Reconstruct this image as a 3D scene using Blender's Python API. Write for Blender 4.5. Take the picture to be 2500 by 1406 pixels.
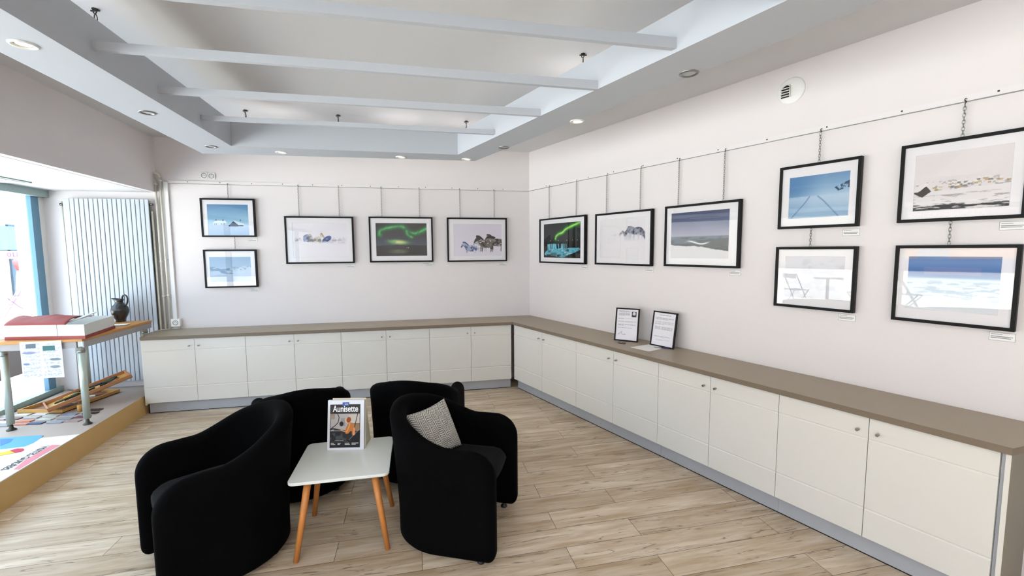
import bpy, bmesh, math, random
import numpy as np
from mathutils import Vector, Matrix

# ---------------------------------------------------------------- clear
for o in list(bpy.data.objects):
    bpy.data.objects.remove(o, do_unlink=True)
S = bpy.context.scene
COL = S.collection
rad = math.radians
random.seed(7)

# ---------------------------------------------------------------- camera
F_PX, PIT, ROL, EYE = 1069.5, .0869, -.0062, 1.62
cam_d = bpy.data.cameras.new('camera')
cam = bpy.data.objects.new('camera', cam_d)
COL.objects.link(cam)
cam_d.sensor_fit = 'HORIZONTAL'
cam_d.sensor_width = 36.0
cam_d.lens = 36.0 * F_PX / 2500.0
cam_d.clip_start = .05
cam_d.clip_end = 300
c_, s_ = math.cos(ROL), math.sin(ROL)
r0, u0 = Vector((1, 0, 0)), Vector((0, math.sin(PIT), math.cos(PIT)))
fw = Vector((0, math.cos(PIT), -math.sin(PIT)))
R_, U_ = r0 * c_ + u0 * s_, u0 * c_ - r0 * s_
mw = Matrix.Identity(4)
for i in range(3):
    mw[i][0], mw[i][1], mw[i][2] = R_[i], U_[i], -fw[i]
mw[2][3] = EYE
cam.matrix_world = mw
S.camera = cam

# ---------------------------------------------------------------- exposure, sky, sun
S.view_settings.view_transform = 'Standard'
S.view_settings.look = 'None'
S.view_settings.exposure = 0.0
S.view_settings.gamma = 1.0
S.view_settings.use_curve_mapping = False
EXPO = 0.24
S.view_settings.exposure = EXPO

W = bpy.data.worlds.new('World')
S.world = W
W.use_nodes = True
wn = W.node_tree.nodes
bgn = wn['Background']
bgn.inputs[0].default_value = (.60, .78, 1.0, 1)
bgn.inputs[1].default_value = 4.6

sun_d = bpy.data.lights.new('sun', 'SUN')
sun_d.energy = 26.0
sun_d.angle = rad(1.0)
sun_d.color = (1, .96, .9)
sun = bpy.data.objects.new('sun', sun_d)
COL.objects.link(sun)
# light runs along the street, high up
sdir = Vector((-.259 * .40 + .966 * .04, .966 * .40 + .259 * .04, -1.0)).normalized()
sun.rotation_euler = sdir.to_track_quat('-Z', 'Y').to_euler()

# ---------------------------------------------------------------- room frame
CX, CY, AB, AR = .2223, 5.52, .2101, 1.0065
Cc = np.array([CX, CY])
db = np.array([-math.cos(AB), -math.sin(AB)])   # along the back wall, to the left
dr = np.array([math.cos(AR), -math.sin(AR)])    # along the right wall, towards the viewer
nb = np.array([math.sin(AB), -math.cos(AB)])    # out of the back wall into the room
nr = np.array([-math.sin(AR), -math.cos(AR)])
wp = np.array([-4.722, 4.488])                  # window plane
wd = np.array([.259, -.966])
wo = np.array([-.966, -.259])                   # outwards to the street
hp = np.array([-3.731, 4.677])                  # header (bulkhead) plane
CEIL = 2.815
HEAD = 2.245
PLAT = .19
WT = .7916


def BW(t, off=0.0, z=0.0):
    p = Cc + db * t + nb * off
    return Vector((p[0], p[1], z))


def RW(t, off=0.0, z=0.0):
    p = Cc + dr * t + nr * off
    return Vector((p[0], p[1], z))


def WP(d, out=0.0, z=0.0):
    p = wp + wd * d + wo * out
    return Vector((p[0], p[1], z))


# ---------------------------------------------------------------- materials
def s2l(c):
    c = np.asarray(c, float) / 255.0
    return np.where(c <= .04045, c / 12.92, ((c + .055) / 1.055) ** 2.4)


def rgb(*c):
    l = s2l(c)
    return (float(l[0]), float(l[1]), float(l[2]), 1)


def mat(name, col, rough=.5, metal=0.0, spec=.5, bump=0.0, bscale=40.0, var=0.0, coat=0.0, sheen=0.0, emit=None, estr=0.0):
    m = bpy.data.materials.new(name)
    m.use_nodes = True
    nt = m.node_tree
    b = nt.nodes['Principled BSDF']
    b.inputs['Base Color'].default_value = col
    b.inputs['Roughness'].default_value = rough
    b.inputs['Metallic'].default_value = metal
    b.inputs['Specular IOR Level'].default_value = spec
    b.inputs['Coat Weight'].default_value = coat
    if sheen:
        b.inputs['Sheen Weight'].default_value = sheen
        b.inputs['Sheen Roughness'].default_value = .4
        b.inputs['Sheen Tint'].default_value = (.8, .8, .85, 1)
    if emit:
        b.inputs['Emission Color'].default_value = emit
        b.inputs['Emission Strength'].default_value = estr
    if bump or var:
        tc = nt.nodes.new('ShaderNodeTexCoord')
        n = nt.nodes.new('ShaderNodeTexNoise')
        n.inputs['Scale'].default_value = bscale
        n.inputs['Detail'].default_value = 5
        nt.links.new(tc.outputs['Object'], n.inputs['Vector'])
        if bump:
            bp = nt.nodes.new('ShaderNodeBump')
            bp.inputs['Strength'].default_value = bump
            bp.inputs['Distance'].default_value = .005
            nt.links.new(n.outputs['Fac'], bp.inputs['Height'])
            nt.links.new(bp.outputs['Normal'], b.inputs['Normal'])
        if var:
            mx = nt.nodes.new('ShaderNodeMix')
            mx.data_type = 'RGBA'
            mx.inputs['A'].default_value = tuple(max(0, x * (1 - var)) for x in col[:3]) + (1,)
            mx.inputs['B'].default_value = tuple(min(1, x * (1 + var)) for x in col[:3]) + (1,)
            nt.links.new(n.outputs['Fac'], mx.inputs['Factor'])
            nt.links.new(mx.outputs['Result'], b.inputs['Base Color'])
    return m


def glass_mat(name, tint=(1, 1, 1), rough=0.0, ior=1.5, tr=.97):
    m = bpy.data.materials.new(name)
    m.use_nodes = True
    nt = m.node_tree
    nt.nodes.clear()
    out = nt.nodes.new('ShaderNodeOutputMaterial')
    mix = nt.nodes.new('ShaderNodeMixShader')
    # two-sided Schlick reflectance
    ge = nt.nodes.new('ShaderNodeNewGeometry')
    dt_ = nt.nodes.new('ShaderNodeVectorMath')
    dt_.operation = 'DOT_PRODUCT'
    nt.links.new(ge.outputs['Normal'], dt_.inputs[0])
    nt.links.new(ge.outputs['Incoming'], dt_.inputs[1])

    def mt(op, x, y=None):
        q = nt.nodes.new('ShaderNodeMath')
        q.operation = op
        nt.links.new(x, q.inputs[0])
        if y is not None:
            q.inputs[1].default_value = y
        return q.outputs[0]
    x = mt('ABSOLUTE', dt_.outputs['Value'])
    x = mt('MULTIPLY', x, -1)
    x = mt('ADD', x, 1)
    x = mt('POWER', x, 5)
    f0 = ((ior - 1) / (ior + 1)) ** 2 * 1.4
    x = mt('MULTIPLY', x, 1 - f0)
    x = mt('ADD', x, f0)
    fr_out = x
    t = nt.nodes.new('ShaderNodeBsdfTransparent')
    t.inputs[0].default_value = (tint[0] * tr, tint[1] * tr, tint[2] * tr, 1)
    g = nt.nodes.new('ShaderNodeBsdfGlossy')
    g.inputs['Roughness'].default_value = rough
    nt.links.new(fr_out, mix.inputs[0])
    nt.links.new(t.outputs[0], mix.inputs[1])
    nt.links.new(g.outputs[0], mix.inputs[2])
    nt.links.new(mix.outputs[0], out.inputs[0])
    return m


def vcol_mat(name, rough=.5, spec=.4):
    m = bpy.data.materials.new(name)
    m.use_nodes = True
    nt = m.node_tree
    b = nt.nodes['Principled BSDF']
    b.inputs['Roughness'].default_value = rough
    b.inputs['Specular IOR Level'].default_value = spec
    a = nt.nodes.new('ShaderNodeVertexColor')
    a.layer_name = 'Col'
    nt.links.new(a.outputs[0], b.inputs['Base Color'])
    return m


M = dict(
    wall=mat('white_wall_paint', rgb(229, 224, 225), .65, spec=.3, bump=.04, bscale=160),
    ceil=mat('white_ceiling_paint', rgb(218, 218, 220), .8, spec=.2, bump=.05, bscale=90),
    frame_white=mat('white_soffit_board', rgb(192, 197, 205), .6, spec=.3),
    door=mat('cream_lacquer_door', rgb(222, 220, 215), .32, spec=.5, coat=.15),
    carcass=mat('white_melamine', rgb(225, 222, 215), .5),
    endpanel=mat('shade_toned_panel', rgb(126, 120, 106), .5),  # laminate darkened in colour for the shade on the cabinet end
    plinth=mat('brushed_grey_plinth', rgb(176, 180, 188), .45, metal=.15, var=.05, bscale=20),
    worktop=mat('taupe_laminate', rgb(160, 147, 127), .42, spec=.5, var=.06, bscale=220),
    edge=mat('brown_laminate_edge', rgb(120, 106, 90), .5, var=.05, bscale=120),
    chrome=mat('brushed_steel', rgb(150, 150, 148), .3, metal=1.0),
    steel=mat('galvanised_steel', rgb(150, 150, 148), .35, metal=.9),
    darksteel=mat('dark_steel', rgb(70, 68, 64), .4, metal=.8),
    black_frame=mat('black_painted_wood', rgb(9, 9, 11), .5, spec=.2),
    mount=mat('white_passe_partout', rgb(238, 236, 240), .9, spec=.1),
    glass=glass_mat('picture_glass'),
    winglass=glass_mat('window_glass', (.96, 1.0, 1.0)),
    rail=mat('wall_white_rail', rgb(230, 226, 228), .5),
    plastic=mat('white_plastic', rgb(236, 236, 234), .35),
    dark=mat('dark_hole', rgb(12, 12, 12), .7),
    black_wool=mat('black_wool_felt', rgb(6, 6, 7), .95, spec=.05, bump=.25, bscale=420, sheen=.006),
    seat_wool=mat('highlight_toned_seat_wool', rgb(24, 24, 26), .95, spec=.1, bump=.3, bscale=420, sheen=.03),  # black wool lightened in colour for the highlights on the seat
    black_rubber=mat('black_rubber', rgb(20, 20, 22), .5),
    white_top=mat('white_lacquer_top', rgb(228, 232, 228), .22, spec=.5, coat=.3),
    beech=mat('orange_beech_wood', rgb(204, 132, 66), .45, var=.18, bscale=14),
    card=mat('white_card', rgb(240, 240, 240), .8),
    grey_line=mat('grey_print', rgb(120, 120, 122), .8),
    dark_ink=mat('dark_ink', rgb(40, 40, 44), .8),
    plywood=mat('pale_plywood', rgb(206, 170, 112), .6, var=.08, bscale=9),
    platform_top=mat('beige_platform_top', rgb(182, 168, 158), .6, var=.06, bscale=7),
    radiator=mat('white_radiator_enamel', rgb(182, 190, 199), .4),
    pipe=mat('cream_painted_pipe', rgb(222, 220, 206), .45),
    red_card=mat('dark_red_paper', rgb(142, 48, 40), .6, var=.12, bscale=15),
    box_white=mat('white_box_board', rgb(218, 220, 216), .7),
    grey_apron=mat('grey_table_apron', rgb(160, 156, 156), .5),
    table_leg=mat('pale_aluminium_leg', rgb(190, 202, 194), .35, metal=.6),
    oak=mat('orange_oak_board', rgb(190, 136, 70), .55, var=.15, bscale=12),
    tray_wood=mat('pine_tray_wood', rgb(198, 150, 84), .6, var=.15, bscale=10),
    tray_brown=mat('terracotta_tray_wood', rgb(172, 118, 78), .6, var=.15, bscale=10),
    jug=mat('black_glazed_clay', rgb(34, 36, 38), .22, spec=.6, var=.3, bscale=6),
    teal=mat('teal_painted_metal', rgb(96, 140, 165), .4),
    greenish=mat('grey_green_metal', rgb(150, 172, 168), .4),
    concrete=mat('pale_concrete', rgb(196, 204, 208), .85, bump=.3, bscale=12, var=.06),
    facade=mat('pale_facade_render', rgb(214, 206, 190), .85, var=.08, bscale=2),
    shopdark=mat('shop_window_dark', rgb(64, 84, 104), .15),
    orange=mat('ochre_shop_panel', rgb(226, 160, 80), .6),
    blue=mat('blue_shop_panel', rgb(60, 96, 160), .6),
    red=mat('red_awning', rgb(226, 60, 76), .7),
    bistro=mat('grey_bistro_metal', rgb(112, 110, 116), .5),
    purple=mat('violet_metal', rgb(120, 84, 170), .4),
    whitepaint=mat('white_paint', rgb(245, 245, 245), .6),
    pen=mat('blue_pen', rgb(24, 28, 110), .3),
    grey_dev=mat('grey_plastic', rgb(96, 92, 88), .35),
    acrylic=mat('pale_acrylic', rgb(214, 214, 222), .15, spec=.6),
    beige_card=mat('beige_card', rgb(214, 206, 186), .8),
    lamp_on=mat('lamp_glow', rgb(255, 240, 205), .5, emit=(1, .80, .45, 1), estr=3),
    tube_on=mat('tube_glow', rgb(255, 255, 250), .5, emit=(1, .95, .88, 1), estr=9),
    vprint=vcol_mat('printed_picture', .6, .2),
    vpaper=vcol_mat('printed_paper', .6, .3),
)


def floor_material():
    m = bpy.data.materials.new('oak_plank_floor')
    m.use_nodes = True
    nt = m.node_tree
    N, L = nt.nodes, nt.links
    b = N['Principled BSDF']
    tc = N.new('ShaderNodeTexCoord')
    mp = N.new('ShaderNodeMapping')
    mp.inputs['Rotation'].default_value = (0, 0, -rad(12.5))
    L.new(tc.outputs['Object'], mp.inputs['Vector'])
    br = N.new('ShaderNodeTexBrick')
    br.offset = .37
    br.offset_frequency = 2
    br.squash = 1
    br.inputs['Scale'].default_value = 1.0
    br.inputs['Mortar Size'].default_value = .0016
    br.inputs['Mortar Smooth'].default_value = .1
    br.inputs['Brick Width'].default_value = 1.22
    br.inputs['Row Height'].default_value = .165
    br.inputs['Color1'].default_value = (0, 0, 0, 1)
    br.inputs['Color2'].default_value = (1, 1, 1, 1)
    br.inputs['Mortar'].default_value = (.5, .5, .5, 1)
    L.new(mp.outputs[0], br.inputs['Vector'])
    # per-plank offset of the grain
    add = N.new('ShaderNodeVectorMath')
    add.operation = 'MULTIPLY_ADD'
    L.new(br.outputs['Color'], add.inputs[0])
    add.inputs[1].default_value = (7.3, 3.1, 11.0)
    L.new(mp.outputs[0], add.inputs[2])
    st = N.new('ShaderNodeMapping')
    st.inputs['Scale'].default_value = (1.1, 9.0, 1)
    L.new(add.outputs[0], st.inputs['Vector'])
    n1 = N.new('ShaderNodeTexNoise')
    n1.inputs['Scale'].default_value = 2.0
    n1.inputs['Detail'].default_value = 9
    n1.inputs['Roughness'].default_value = .62
    n1.inputs['Distortion'].default_value = .5
    L.new(st.outputs[0], n1.inputs['Vector'])
    st2 = N.new('ShaderNodeMapping')
    st2.inputs['Scale'].default_value = (.5, 7.0, 1)
    L.new(add.outputs[0], st2.inputs['Vector'])
    wv = N.new('ShaderNodeTexNoise')
    wv.inputs['Scale'].default_value = 3.1
    wv.inputs['Detail'].default_value = 4
    wv.inputs['Roughness'].default_value = .5
    wv.inputs['Distortion'].default_value = .35
    L.new(st2.outputs[0], wv.inputs['Vector'])
    # thin dark contour lines of the grain: distance of the noise from a level
    sb = N.new('ShaderNodeMath')
    sb.operation = 'SUBTRACT'
    L.new(wv.outputs['Fac'], sb.inputs[0])
    sb.inputs[1].default_value = .56
    ab = N.new('ShaderNodeMath')
    ab.operation = 'ABSOLUTE'
    L.new(sb.outputs[0], ab.inputs[0])
    cr = N.new('ShaderNodeMapRange')
    cr.inputs['From Min'].default_value = .0
    cr.inputs['From Max'].default_value = .014
    cr.inputs['To Min'].default_value = .85
    cr.inputs['To Max'].default_value = 0.0
    L.new(ab.outputs[0], cr.inputs['Value'])
    # broken up along the board
    nb_ = N.new('ShaderNodeTexNoise')
    nb_.inputs['Scale'].default_value = 5
    L.new(add.outputs[0], nb_.inputs['Vector'])
    brk = N.new('ShaderNodeMapRange')
    brk.inputs['From Min'].default_value = .42
    brk.inputs['From Max'].default_value = .52
    L.new(nb_.outputs['Fac'], brk.inputs['Value'])
    crm = N.new('ShaderNodeMath')
    crm.operation = 'MULTIPLY'
    L.new(cr.outputs[0], crm.inputs[0])
    L.new(brk.outputs[0], crm.inputs[1])
    ramp = N.new('ShaderNodeValToRGB')
    e = ramp.color_ramp.elements
    e[0].position = .34
    e[0].color = rgb(184, 160, 130)
    e[1].position = .66
    e[1].color = rgb(226, 212, 192)
    L.new(n1.outputs['Fac'], ramp.inputs['Fac'])
    tone = N.new('ShaderNodeMix')
    tone.data_type = 'RGBA'
    tone.blend_type = 'MULTIPLY'
    tone.inputs['Factor'].default_value = 1
    tr = N.new('ShaderNodeValToRGB')
    tr.color_ramp.elements[0].color = (.80, .78, .75, 1)
    tr.color_ramp.elements[1].color = (1.0, 1.0, 1.0, 1)
    L.new(br.outputs['Color'], tr.inputs['Fac'])
    L.new(ramp.outputs[0], tone.inputs['A'])
    L.new(tr.outputs[0], tone.inputs['B'])
    dk = N.new('ShaderNodeMix')
    dk.data_type = 'RGBA'
    dk.inputs['B'].default_value = rgb(96, 78, 62)
    L.new(crm.outputs[0], dk.inputs['Factor'])
    L.new(tone.outputs['Result'], dk.inputs['A'])
    jn = N.new('ShaderNodeMix')
    jn.data_type = 'RGBA'
    jn.inputs['B'].default_value = rgb(100, 84, 70)
    L.new(br.outputs['Fac'], jn.inputs['Factor'])
    L.new(dk.outputs['Result'], jn.inputs['A'])
    L.new(jn.outputs['Result'], b.inputs['Base Color'])
    b.inputs['Roughness'].default_value = .38
    b.inputs['Specular IOR Level'].default_value = .45
    bp = N.new('ShaderNodeBump')
    bp.inputs['Strength'].default_value = .25
    bp.inputs['Distance'].default_value = .002
    bp.invert = True
    L.new(br.outputs['Fac'], bp.inputs['Height'])
    L.new(bp.outputs[0], b.inputs['Normal'])
    return m


M['floor'] = floor_material()


def cobble_material():
    m = bpy.data.materials.new('street_cobbles')
    m.use_nodes = True
    nt = m.node_tree
    N, L = nt.nodes, nt.links
    b = N['Principled BSDF']
    tc = N.new('ShaderNodeTexCoord')
    v = N.new('ShaderNodeTexVoronoi')
    v.inputs['Scale'].default_value = 9
    L.new(tc.outputs['Object'], v.inputs['Vector'])
    r = N.new('ShaderNodeValToRGB')
    r.color_ramp.elements[0].color = rgb(200, 200, 200)
    r.color_ramp.elements[1].color = rgb(120, 130, 145)
    r.color_ramp.elements[1].position = .62
    L.new(v.outputs['Distance'], r.inputs['Fac'])
    L.new(r.outputs[0], b.inputs['Base Color'])
    b.inputs['Roughness'].default_value = .8
    return m


M['cobble'] = cobble_material()


def knit_material():
    m = bpy.data.materials.new('chevron_knit')
    m.use_nodes = True
    nt = m.node_tree
    N, L = nt.nodes, nt.links
    b = N['Principled BSDF']
    b.inputs['Roughness'].default_value = .95
    uv = N.new('ShaderNodeTexCoord')
    sep = N.new('ShaderNodeSeparateXYZ')
    L.new(uv.outputs['Object'], sep.inputs[0])

    def mth(op, a, c=None, cc=None):
        n = N.new('ShaderNodeMath')
        n.operation = op
        for k, x in enumerate((a, c, cc)):
            if x is None:
                continue
            if isinstance(x, (int, float)):
                n.inputs[k].default_value = x
            else:
                L.new(x, n.inputs[k])
        return n.outputs[0]
    nz = N.new('ShaderNodeTexNoise')
    nz.inputs['Scale'].default_value = 9
    L.new(uv.outputs['Object'], nz.inputs['Vector'])
    jig = mth('MULTIPLY', nz.outputs['Fac'], .02)
    xx = mth('ADD', sep.outputs['X'], jig)
    tri = mth('PINGPONG', xx, .021)
    ph = mth('ADD', sep.outputs['Y'], mth('MULTIPLY', tri, .9))
    ph = mth('ADD', ph, jig)
    st = mth('PINGPONG', ph, .0062)
    fac = mth('MULTIPLY', st, 1 / .0062)
    r = N.new('ShaderNodeValToRGB')
    r.color_ramp.elements[0].color = rgb(48, 48, 46)
    r.color_ramp.elements[0].position = .12
    r.color_ramp.elements[1].color = rgb(205, 203, 196)
    r.color_ramp.elements[1].position = .52
    L.new(fac, r.inputs['Fac'])
    L.new(r.outputs[0], b.inputs['Base Color'])
    bp = N.new('ShaderNodeBump')
    bp.inputs['Strength'].default_value = .8
    bp.inputs['Distance'].default_value = .004
    L.new(fac, bp.inputs['Height'])
    L.new(bp.outputs[0], b.inputs['Normal'])
    return m


M['knit'] = knit_material()


# ---------------------------------------------------------------- mesh helpers
class MB:
    """collects shapes that become one mesh object"""

    def __init__(self):
        self.v, self.f, self.mi, self.sm = [], [], [], []
        self.mats = []

    def _m(self, m):
        if m not in self.mats:
            self.mats.append(m)
        return self.mats.index(m)

    def add(self, vs, fs, m, smooth=False):
        o = len(self.v)
        self.v += [tuple(p) for p in vs]
        k = self._m(m)
        for f in fs:
            self.f.append([o + i for i in f])
            self.mi.append(k)
            self.sm.append(smooth)
        return self

    def box(self, lo, hi, m, T=None):
        x0, y0, z0 = lo
        x1, y1, z1 = hi
        vs = [Vector(p) for p in ((x0, y0, z0), (x1, y0, z0), (x1, y1, z0), (x0, y1, z0), (x0, y0, z1), (x1, y0, z1), (x1, y1, z1), (x0, y1, z1))]
        if T is not None:
            vs = [T @ p for p in vs]
        return self.add(vs, [(0, 3, 2, 1), (4, 5, 6, 7), (0, 1, 5, 4), (1, 2, 6, 5), (2, 3, 7, 6), (3, 0, 4, 7)], m)

    def prism(self, pts, z0, z1, m, top=None, smooth=False):
        """pts counter-clockwise plan polygon"""
        n = len(pts)
        vs = [(p[0], p[1], z0) for p in pts] + [(p[0], p[1], z1) for p in pts]
        self.add(vs, [tuple(reversed(range(n)))], m)
        self.add(vs, [(i, (i + 1) % n, n + (i + 1) % n, n + i) for i in range(n)], m, smooth)
        self.add(vs, [tuple(range(n, 2 * n))], top or m)
        return self

    def profile_x(self, prof, x0, x1, m):
        """prof: (y,z) polygon extruded along x"""
        n = len(prof)
        vs = [(x0, a, b) for a, b in prof] + [(x1, a, b) for a, b in prof]
        fs = [tuple(range(n)), tuple(reversed(range(n, 2 * n)))]
        fs += [(i, n + i, n + (i + 1) % n, (i + 1) % n) for i in range(n)]
        return self.add(vs, fs, m)

    def cyl(self, a, b, r, m, r2=None, n=16, smooth=True, caps=True):
        a, b = Vector(a), Vector(b)
        r2 = r if r2 is None else r2
        d = (b - a).normalized()
        x = d.orthogonal().normalized()
        y = d.cross(x)
        vs = []
        for p, rr in ((a, r), (b, r2)):
            for i in range(n):
                t = 2 * math.pi * i / n
                vs.append(p + (x * math.cos(t) + y * math.sin(t)) * rr)
        self.add(vs, [(i, (i + 1) % n, n + (i + 1) % n, n + i) for i in range(n)], m, smooth)
        if caps:
            self.add(vs, [tuple(reversed(range(n))), tuple(range(n, 2 * n))], m)
        return self

    def tube(self, pts, r, m, n=10, closed=False):
        pts = [Vector(p) for p in pts]
        k = len(pts)
        rings = []
        up = None
        for i, p in enumerate(pts):
            if closed:
                d = (pts[(i + 1) % k] - pts[i - 1]).normalized()
            else:
                d = (pts[min(i + 1, k - 1)] - pts[max(i - 1, 0)]).normalized()
            if up is None:
                up = d.orthogonal().normalized()
            x = (up - d * up.dot(d)).normalized()
            up = x
            y = d.cross(x)
            rr = r[i] if isinstance(r, (list, tuple)) else r
            rings.append([p + (x * math.cos(2 * math.pi * j / n) + y * math.sin(2 * math.pi * j / n)) * rr for j in range(n)])
        vs = [q for ring in rings for q in ring]
        fs = []
        for i in range(k if closed else k - 1):
            a, b = i * n, ((i + 1) % k) * n
            fs += [(a + j, a + (j + 1) % n, b + (j + 1) % n, b + j) for j in range(n)]
        self.add(vs, fs, m, True)
        if not closed:
            self.add(vs, [tuple(reversed(range(n))), tuple(range((k - 1) * n, k * n))], m)
        return self

    def lathe(self, prof, m, n=32, c=(0, 0, 0), smooth=True, cap=True):
        vs = []
        for r, z in prof:
            for j in range(n):
                t = 2 * math.pi * j / n
                vs.append((c[0] + r * math.cos(t), c[1] + r * math.sin(t), c[2] + z))
        fs = []
        for i in range(len(prof) - 1):
            a, b = i * n, (i + 1) * n
            fs += [(a + j, a + (j + 1) % n, b + (j + 1) % n, b + j) for j in range(n)]
        self.add(vs, fs, m, smooth)
        if cap:
            k = (len(prof) - 1) * n
            self.add(vs, [tuple(reversed(range(n))), tuple(range(k, k + n))], m)
        return self

    def build(self, name, parent=None, bevel=0.0, seg=2):
        me = bpy.data.meshes.new(name)
        me.from_pydata(self.v, [], self.f)
        for m in self.mats:
            me.materials.append(m)
        me.polygons.foreach_set('material_index', self.mi)
        me.polygons.foreach_set('use_smooth', self.sm)
        me.update()
        bm = bmesh.new()
        bm.from_mesh(me)
        bmesh.ops.remove_doubles(bm, verts=bm.verts, dist=1e-6)
        bmesh.ops.recalc_face_normals(bm, faces=bm.faces)
        bm.to_mesh(me)
        bm.free()
        o = bpy.data.objects.new(name, me)
        COL.objects.link(o)
        if parent is not None:
            o.parent = parent
        if bevel:
            b = o.modifiers.new('bevel', 'BEVEL')
            b.width = bevel
            b.segments = seg
            b.limit_method = 'ANGLE'
            b.angle_limit = rad(40)
        return o


def empty(name, loc, rz=0.0, label=None, cat=None, group=None, rot=None):
    o = bpy.data.objects.new(name, None)
    COL.objects.link(o)
    o.location = loc
    o.rotation_euler = rot if rot else (0, 0, rz)
    o.empty_display_size = .05
    tag(o, label, cat, group)
    return o


def tag(o, label=None, cat=None, group=None, kind=None):
    if label:
        o['label'] = label
    if cat:
        o['category'] = cat
    if group:
        o['group'] = group
    if kind:
        o['kind'] = kind
    return o


def copy_tree(o, parent=None):
    c = o.copy()
    COL.objects.link(c)
    c.parent = parent
    for ch in list(o.children):
        copy_tree(ch, c)
    return c


def struct(o):
    o['kind'] = 'structure'
    return o


def text_mesh(name, body, size, m, parent, loc, rot, extrude=.0006, align='CENTER', sx=1.0, bold=0.0):
    cu = bpy.data.curves.new(name, 'FONT')
    cu.body = body
    cu.size = size
    cu.extrude = extrude
    cu.offset = bold
    cu.align_x = align
    cu.align_y = 'CENTER'
    tmp = bpy.data.objects.new(name + '_tmp', cu)
    COL.objects.link(tmp)
    dg = bpy.context.evaluated_depsgraph_get()
    dg.update()
    me = bpy.data.meshes.new_from_object(tmp.evaluated_get(dg))
    bpy.data.objects.remove(tmp, do_unlink=True)
    me.materials.clear()
    me.materials.append(m)
    o = bpy.data.objects.new(name, me)
    COL.objects.link(o)
    o.parent = parent
    o.location = loc
    o.rotation_euler = rot
    o.scale = (sx, 1, 1)
    return o


# ---------------------------------------------------------------- numpy picture helpers
def curve(pts, k=10):
    """smooth line through the points"""
    P_ = [pts[0]] + list(pts) + [pts[-1]]
    out = []
    for i in range(1, len(P_) - 2):
        p0, p1, p2, p3 = [np.array(q, float) for q in P_[i - 1:i + 3]]
        for j in range(k):
            t = j / k
            out.append(tuple(.5 * (2 * p1 + (p2 - p0) * t + (2 * p0 - 5 * p1 + 4 * p2 - p3) * t * t + (3 * p1 - p0 - 3 * p2 + p3) * t ** 3)))
    out.append(tuple(pts[-1]))
    return out


def vnoise(x, y, seed=0):
    def h(i, j):
        n = (i * 374761393 + j * 668265263 + seed * 974711) & 0x7fffffff
        n = ((n ^ (n >> 13)) * 1274126177) & 0x7fffffff
        return ((n ^ (n >> 16)) & 0xffff) / 65535.0
    xi, yi = np.floor(x).astype(np.int64), np.floor(y).astype(np.int64)
    fx, fy = x - xi, y - yi
    fx, fy = fx * fx * (3 - 2 * fx), fy * fy * (3 - 2 * fy)
    return (h(xi, yi) * (1 - fx) + h(xi + 1, yi) * fx) * (1 - fy) + (h(xi, yi + 1) * (1 - fx) + h(xi + 1, yi + 1) * fx) * fy


def fbm(x, y, seed=0, o=4):
    r, a, t = 0, .5, 0
    for k in range(o):
        r = r + a * vnoise(x * 2 ** k + 13.7 * k, y * 2 ** k + 7.1 * k, seed + k)
        t += a
        a *= .5
    return r / t


def sm(a, b, x):
    t = np.clip((x - a) / (b - a), 0, 1)
    return t * t * (3 - 2 * t)


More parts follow.
